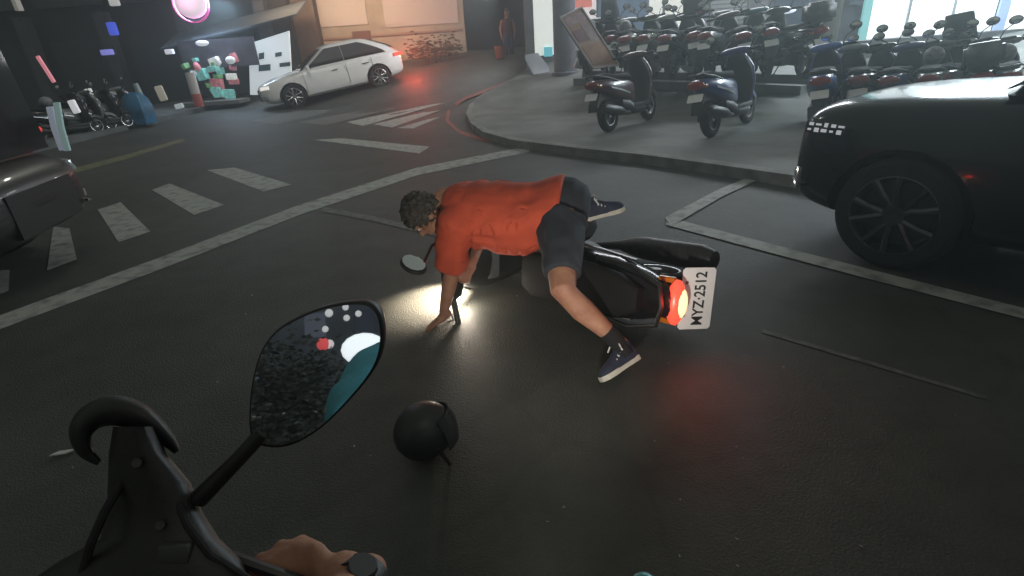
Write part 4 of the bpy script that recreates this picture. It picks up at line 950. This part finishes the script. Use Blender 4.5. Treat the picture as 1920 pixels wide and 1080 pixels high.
pane(1122, 1215, -60, 70, EMW('blue_display', (.14, .19, .28), .35), 'shop_window')
pane(1218, 1243, -60, 48, EMW('shop_window_white', (1, .97, .9), 1.6), 'shop_window')
pane(1249, 1296, -60, 48, EMW('shop_window_white', (1, .97, .9), 1.6), 'shop_window')
pane(1300, 1330, -60, 60, mat('violet_panel', (.20, .19, .25), .5), 'wall_panel')
for k in range(12): pane(1333, 1400, -40 + 8 * k, -34 + 8 * k, mat('blind_slat', (.42, .39, .38), .5), 'slat', .08)
pane(1404, 1440, -60, 70, mat('pinkish_panel', (.26, .22, .23), .6), 'wall_panel')
pane(1448, 1528, -60, 130, mat('navy_panel', (.06, .08, .13), .5), 'wall_panel')
lit('lamp_fitting', 1474, 20, 36, 12, 13.5, (.85, .88, 1), 1.0, 'pale twin lamp high on the navy wall', 'lamp', .12, round_=True)
# low step below the arcade
sp0, sp1 = G(1075, 160, .12), G(1500, 178, .12)
stp = MB()
dS = V((sp1.x - sp0.x, sp1.y - sp0.y, 0)); nS = V((-dS.y, dS.x, 0)).normalized()
pr_ = []
for k in range(13):
    p = sp0 + dS * k / 12; g_ = gz(p.x, p.y)
    pr_.append([p + V((0, 0, -.2)), V((p.x, p.y, g_ + .27)), V((p.x, p.y, g_ + .27)) + nS * .35, V((p.x, p.y, g_ + .42)) + nS * .36, V((p.x, p.y, g_ + .42)) + nS * 6, p + nS * 6 + V((0, 0, -.2))])
struct(stp.loft(pr_).build('arcade_floor', mat('arcade_stone', (.13, .135, .13), .6, var=.35, scale=2), smooth_a=20))
# white post right
yw = 10.5
wp0, wp1 = PY(1533, 0, yw), PY(1560, 130, yw)
wpz = gz(wp1.x, yw) + .12
tag(MB().box(((wp0.x + wp1.x) / 2 + .03, yw, 2.4 + wpz / 2), (.27, .27, 4.8 - wpz), None).build('square_pillar', mat('white_pillar', (.55, .56, .55), .5, var=.15, scale=2), bevel=.02), 'pale square pillar between the arcade and the bright shop', 'pillar')
# bright shop at right
yr = 11.6
br = empty('bright_shop', 'dazzling white lit shopfront behind the black car', 'building', Matrix.Translation((7, yr, 0)))
bi = Matrix.Translation((-7, -yr, 0))
def B_(mb): mb.v = [bi @ p for p in mb.v]; return mb
def bp(px0, px1, z0, z1, m, nm, off=.05, d=.05):
    return B_(wall_piece(MB(), PY(px0, 60, yr).x, PY(px1, 60, yr).x, z0, z1, yr - off, d)).build(nm, m, br)
gzr = gz(8, yr) + .12
bp(1560, 2300, gzr - .4, gzr + .28, M_WALLG, 'plinth', .03, .3)
bp(1560, 2300, 3.6, 6, M_WALLG, 'wall', .05, .3)
EM_SHOP = mat('shopfront_glow', (.92, .98, 1.0), .5, emit=.95)
for (a_, b_) in ((1622, 1690), (1694, 1772), (1776, 1852), (1872, 1980), (1986, 2150)): bp(a_, b_, gzr + .3, 3.55, EM_SHOP, 'shop_window')
for a_ in (1690, 1772, 1980): bp(a_ + .5, a_ + 3.5, gzr + .3, 3.55, mat('mullion', (.5, .52, .55), .5), 'mullion', .08)
bp(1853, 1871, gzr + .3, 3.55, EMW('violet_banner', (.42, .55, .85), .9), 'banner', .12)
bp(1606, 1621, gzr + .3, 3.55, EMW('aqua_edge', (.35, .75, .75), .7), 'edge_light', .1)
bp(1565, 1605, gzr + .3, 3.55, mat('poster_wall', (.20, .22, .26), .6, var=.4, scale=3), 'poster_wall', .06)
for k in range(3):
    bp(1578, 1602, 2.55 - .42 * k, 2.85 - .42 * k, mat('poster_%d' % k, ((.4, .42, .4), (.38, .32, .26), (.25, .3, .4))[k], .6, var=.5, scale=9), 'poster', .09, .02)

# ---- rows of parked scooters
def row(lst):
    for (px, py, hdg, pn, lb_, sc) in lst:
        g_ = G(px, py, .12)
        copy_tree(proto, PC[pn], lb_, upright(rad(hdg), g_, rad(random.uniform(5, 11)), sc))
names = [('grey', 'grey scooter in the back row, nearest the round pillar'), ('black', 'black scooter in the back row under the leaning board'), ('silver', 'silver scooter in the back row right of the leaning board'), ('olive', 'olive scooter in the back row below the blue display'),
         ('white', 'white scooter in the back row left of the bright windows'), ('black', 'black scooter in the back row before the first bright window'), ('red', 'red scooter in the back row, before the second bright window'), ('grey', 'grey scooter in the back row by the slatted blind'),
         ('maroon', 'maroon scooter in the back row before the slatted blind'), ('teal', 'teal scooter in the back row before the navy wall'), ('black', 'black scooter in the back row at the navy wall end')]
xs_ = [1118, 1150, 1182, 1214, 1246, 1278, 1312, 1346, 1382, 1425, 1470]
def plat(px, py):                     # on the arcade floor
    return G(px, py, .42)
for i, ((pn, lb_), px) in enumerate(zip(names, xs_)):
    copy_tree(proto, PC[pn], lb_, upright(rad(random.uniform(52, 92)), plat(px, 137 + 2.5 * (i % 3) + .012 * (px - 1118)), rad(random.uniform(4, 12)), 1.08))
names3 = [('grey', 'grey scooter just right of the pale square pillar'), ('black', 'black scooter first before the dazzling shopfront'), ('blue', 'dark blue scooter second before the dazzling shopfront'), ('grey', 'grey scooter third before the dazzling shopfront'), ('silver', 'silver scooter fourth before the dazzling shopfront'), ('black', 'black scooter fifth before the dazzling shopfront'), ('grey', 'grey scooter last before the dazzling shopfront')]
for i, ((pn, lb_), px) in enumerate(zip(names3, (1592, 1640, 1688, 1734, 1780, 1826, 1872))):
    copy_tree(proto, PC[pn], lb_, upright(rad(random.uniform(42, 66)), G(px, 234 + random.uniform(-6, 6), .12), rad(random.uniform(5, 12)), .97))
copy_tree(proto, scooter_paint('bright_blue', (.03, .12, .45)), 'bright blue scooter half hidden by the nose of the black car', upright(rad(58), G(1543, 238, .12), rad(8), 1.02))

# some of the parked scooters carry a top box, a screen or a rain cover
bm1 = MB().box((-.86, 0, .93), (.34, .38, .28)).mesh('top_box'); bm_ = bmesh.new(); bm_.from_mesh(bm1); bmesh.ops.bevel(bm_, geom=list(bm_.edges), offset=.05, segments=3, affect='EDGES'); bm_.to_mesh(bm1); bm_.free(); bm1.materials.append(mat('box_grey', (.10, .105, .11), .4, var=.2))
sm1 = MB().slab([[V((.40 - .16 * v, y * (1 - .25 * v), 1.02 + .38 * v)) for y in (-.2, -.1, 0, .1, .2)] for v in (0, .35, .7, 1)], (.012, 0, .004)).mesh('wind_screen'); sm1.materials.append(mat('smoked_screen', (.16, .18, .19), .15))
hm1 = MB().ell((-.18, 0, .90), (.14, .12, .12)).mesh('seat_bag'); hm1.materials.append(mat('seat_bag_cloth', (.24, .24, .25), .6, var=.4))
bk1 = MB(); bk1.box((.68, 0, .80), (.22, .30, .02)); 
for s_ in (-1, 1): bk1.box((.68, s_ * .15, .88), (.22, .012, .15)); bk1.box((.68 + s_ * .11, 0, .88), (.012, .30, .15))
bk1 = bk1.mesh('front_basket'); bk1.materials.append(M_DARK)
rs = random.Random(11)
for o in [q for q in COL.objects if q.type == 'EMPTY' and q.get('group') in (GRP, 'scooters along the left kerb') and q is not proto]:
    r_ = rs.random()
    for nm_, me_, lo_, hi_ in (('top_box', bm1, 0, .07), ('wind_screen', sm1, .13, .45), ('seat_bag', hm1, .4, .62), ('front_basket', bk1, .6, .75)):
        if lo_ <= r_ < hi_ and not any(q in o['label'] for q in ('second from the round', 'bright blue')):
            c = bpy.data.objects.new(nm_, me_); COL.objects.link(c); c.parent = o
            for p in me_.polygons: p.use_smooth = True
# helmets, sacks on the step
for (px, py, r_, c, lb_) in ((1292, 120, .17, (.5, .55, .56), 'white helmet resting on a scooter footboard near the middle'), (1222, 122, .15, (.42, .32, .24), 'tan helmet on the step right of the maroon scooter'), (1252, 122, .10, (.42, .36, .34), 'small pink grey helmet next to the tan one')):
    c0 = PY(px, py, 11.3)
    tag(MB().ell(c0, (r_ * 1.15, r_, r_ * .9), Matrix.Rotation(.5, 3, 'Y'), 18, 12).build('helmet', mat('helmet_%d' % px, c, .35, coat=.4, var=.15)), lb_, 'helmet')
# pale slanting panel and stones near the pillar
pnl = PY(1000, 142, 16.0)
tag(MB().prism([PY(985, 112, 16), PY(1010, 108, 16), PY(1031, 135, 15.6), PY(1000, 140, 15.6)], V((0, .25, .12))).build('leaning_sheet', mat('pale_panel', (.22, .24, .26), .4, var=.1)), 'pale white panel leaning beside the lit doorway', 'panel')
tag(MB().prism([PY(1076, 128, 13.5), PY(1100, 130, 13.5), PY(1112, 128, 13.5), PY(1104, 112, 13.5), PY(1084, 108, 13.5)], V((0, .3, 0))).build('white_crate', mat('pale_crate', (.5, .54, .55), .5, var=.2, scale=6), bevel=.03), 'white crate between the round pillar and the maroon scooter', 'crate')
# person crouching in the dark passage
pc0 = PY(955, 110, 20.5)
p2 = empty('person', 'small figure in red shirt and blue trousers in the dark passage', 'person', Matrix.Translation(pc0))
b2_ = MB(); b2_.loft([ring3(V((0, 0, z)), (0, 0, 1), (1, 0, 0), a, b) for z, a, b in ((.70, .15, .11), (.95, .17, .11), (1.15, .19, .11), (1.28, .08, .07), (1.34, .055, .055), (1.38, .07, .08), (1.48, .08, .095), (1.56, .06, .07))])
for s in (-1, 1):
    limb(b2_, [(s * .18, 0, 1.2), (s * .26, -.04, .95), (s * .22, -.16, .74)], [.05, .04, .028]); hand(b2_, V((s * .22, -.17, .72)), (0, -.3, -.9), (s * .9, 0, 0), (0, -1, 0), 1, .3)
    limb(b2_, [(s * .09, 0, .75), (s * .1, -.05, .42), (s * .11, .03, .06), (s * .11, -.12, .04)], [.09, .06, .04, .035])
link('body', remesh(b2_, .012, 2), M_SKIN, p2, 180)
MB().loft([ring3(V((0, 0, z)), (0, 0, 1), (1, 0, 0), a, b) for z, a, b in ((.68, .17, .13), (.95, .185, .125), (1.15, .205, .125), (1.28, .1, .09))]).build('shirt', mat('red_cloth', (.07, .02, .022), .8), p2)
tr = MB()
for s in (-1, 1): tr.tube([(s * .085, 0, .80), (s * .1, -.05, .42), (s * .11, .03, .1)], [.11, .08, .065], 12)
tr.build('trousers', mat('blue_cloth', (.03, .045, .09), .8), p2)
MB().ell((0, .01, 1.51), (.09, .105, .08)).build('hair', M_HAIR, p2)
bk = PY(938, 104, 19.8); tag(MB().loft([[bk + V((r_ * math.cos(a), r_ * math.sin(a), z)) for a in [2 * math.pi * q / 16 for q in range(16)]] for z, r_ in ((-.1, .15), (.3, .2), (.3, .18), (-.05, .13))]).build('bucket', mat('orange_bucket', (.14, .04, .025), .5)), 'orange bucket standing beside the small figure', 'bucket')
# potted shrub by the cream wall
sh_c = PY(815, 108, 21.5)
shb = empty('shrub', 'untidy brown green shrub against the cream wall', 'shrub', Matrix.Translation(sh_c))
lv_ = MB()
for k in range(500):
    a = random.uniform(0, 6.28); rr_ = .95 * random.random() ** .5; z = abs(random.gauss(.25, .22)); c = V((rr_ * math.cos(a) * 1.1, rr_ * .5 * math.sin(a), z)); n_ = V((random.gauss(0, 1), random.gauss(0, 1), random.gauss(0, 1))).normalized(); x, y, _ = basis(n_)
    lv_.add([c - x * .1, c - y * .035, c + x * .1, c + y * .035], [(0, 1, 2, 3)])
lv_.build('foliage', mat('dull_leaf', (.10, .075, .035), .7, var=.5, scale=5), shb)
stm = MB()
for k in range(6): stm.tube([(random.uniform(-.3, .3), 0, -.4), (random.uniform(-.7, .7), random.uniform(-.2, .2), random.uniform(.3, .6))], [.025, .01], 5)
stm.build('stem', mat('twig', (.06, .04, .03), .8), shb)

# ================================================================== BEHIND THE RIDER (seen in the mirror)
def back_lamp(name, px, py, dist, size, col, s, label):
    c = refl(px, py, dist); o = MB().ell(c, (size, size * .6, size), None, 16, 10).build(name, EMW('back_%s_%d' % (name, px), col, s)); tag(o, label, 'lamp'); return o
hc = refl(682, 634, 7.0)
mc = make_scooter('following scooter with a dazzling headlight, seen in the mirror', PC['grey'], None, name='following_scooter')
mc.matrix_world = upright(rad(80), V((hc.x - .1, hc.y - .55, 0)), 0, 1.0)
hl2 = [c for c in mc.children if c.name.startswith('headlight')][0]
hl2.data = hl2.data.copy(); hl2.data.materials.clear(); hl2.data.materials.append(mat('following_headlamp', (.92, .98, 1), .2, emit=1.0))
hl2.scale = (2.4, 2.4, 2.4); hl2.location = mc.matrix_world.inverted() @ hc - V((.545, 0, .80)) * 2.4
back_lamp('distant_lamp', 617, 587, 22, .16, (1, 1, 1), 5, 'white street lamp seen at the top of the mirror')
for (px, py) in ((648, 576), (650, 596), (672, 588), (610, 617)): back_lamp('distant_lamp', px, py, 24, .14, (1, 1, 1), 5, {648: 'topmost white lamp seen in the mirror', 650: 'narrow white lamp below the topmost one in the mirror', 672: 'white lamp at the upper right of the mirror', 610: 'white lamp above the red one in the mirror'}[px])
back_lamp('red_lamp', 606, 645, 12, .14, (1, .12, .12), 3, 'red traffic lamp seen in the mirror')
back_lamp('pale_lamp', 618, 645, 12, .10, (1, .9, .9), 4, 'pale lamp beside the red one in the mirror')
hb2 = refl(595, 640, 30)
bbk = empty('back_building', 'dim slate building far behind, seen only in the mirror', 'building', Matrix.Translation((hb2.x, hb2.y, 0)))
MB().box((0, 0, 7), (30, .5, 14)).build('wall', mat('back_wall_render', (.22, .24, .33), .8, var=.5, scale=.3), bbk)
for i in range(11):
    for j in range(4):
        MB().box((-13 + i * 2.6, .28, 1.4 + j * 3.0), (1.1, .05, 1.3)).build('window', EMW('back_window_%d' % ((i * 3 + j) % 4), ((.2, .22, .3), (.06, .06, .08), (.3, .25, .2), (.05, .06, .1))[(i * 3 + j) % 4], .25), bbk)
for k_, (px, py, dd, lb_) in enumerate(((505, 690, 9, 'dark bushy tree at the left of the mirror picture'), (545, 720, 11, 'second dark tree in the lower mirror picture'))):
    tc0 = refl(px, py, dd); tr_ = empty('tree', lb_, 'tree', Matrix.Translation((tc0.x, tc0.y, 0)))
    MB().tube([(0, 0, 0), (.05, 0, .7), (0, .05, 1.5)], [.12, .09, .05], 10).build('trunk', mat('bark', (.05, .033, .026), .9), tr_)
    cr = MB()
    for q in range(2600):
        n_ = V((random.gauss(0, 1), random.gauss(0, 1), random.gauss(0, 1))).normalized(); c = V((random.gauss(0, .55), random.gauss(0, .5), 1.05 + random.gauss(0, .45))); x, y, _ = basis(n_)
        cr.add([c - x * .06, c - y * .03, c + x * .06, c + y * .03], [(0, 1, 2, 3)])
    cr.build('crown', mat('night_leaf_%d' % k_, (.07, .08, .07), .5, var=.6, scale=3), tr_)

# own headlamp, below the frame; its beam is added front fill
oh = MB().ell((0, .50, .50), (.09, .04, .06), None, 16, 10); O_(oh).build('headlight', mat('own_headlamp', (1, .95, .85), .2, emit=1.0), own)
ol_ = bpy.data.lights.new('own_front_fill', 'SPOT'); ol_.energy = 120; ol_.color = (1, .93, .82); ol_.spot_size = rad(68); ol_.spot_blend = 1.0; ol_.shadow_soft_size = .05
olo = bpy.data.objects.new('own_front_fill', ol_); COL.objects.link(olo); olo.location = (0, .56, .50); olo.rotation_euler = V((.40, 2.3, .16)).to_track_quat('-Z', 'Y').to_euler()
# broken bits scattered on the road
db = MB()
for k in range(55):
    p = G(random.uniform(20, 1900), random.uniform(330, 1070), .006); a = random.uniform(0, 3.14); z_ = random.uniform(.003, .010); c_ = V((math.cos(a), math.sin(a), 0)); e_ = V((-c_.y, c_.x, .5))
    db.add([p - c_ * z_, p + e_ * z_ * .6, p + c_ * z_, p - e_ * z_ * .5], [(0, 1, 2, 3)])
db = db.build('debris', mat('broken_plastic', (.35, .34, .32), .4, var=.5, scale=30)); db['kind'] = 'stuff'
sd_ = G(116, 851, .01); tag(MB().prism([sd_ + V((-.045, -.012, 0)), sd_ + V((.02, -.004, 0)), sd_ + V((.05, .022, 0)), sd_ + V((-.02, .014, 0))], V((0, 0, .006))).build('plastic_shard', mat('pale_shard', (.5, .5, .47), .5)), 'pale plastic shard on the asphalt left of the black hooded lever', 'shard')
# ================================================================== ADDED HAZE
hz = MB().box((0, 14, 4.0), (90, 60, 10.4)).build('haze', None); hz.data.materials.clear()  # haze added to imitate lens glare and lift the blacks
mh_ = bpy.data.materials.new('glare_haze'); mh_.use_nodes = True; nt = mh_.node_tree; nt.nodes.clear()
vo = nt.nodes.new('ShaderNodeVolumePrincipled'); vo.inputs['Color'].default_value = (.80, .93, .95, 1); vo.inputs['Density'].default_value = .012; vo.inputs['Anisotropy'].default_value = .65
ou = nt.nodes.new('ShaderNodeOutputMaterial'); nt.links.new(vo.outputs[0], ou.inputs['Volume']); hz.data.materials.append(mh_); hz['kind'] = 'stuff'
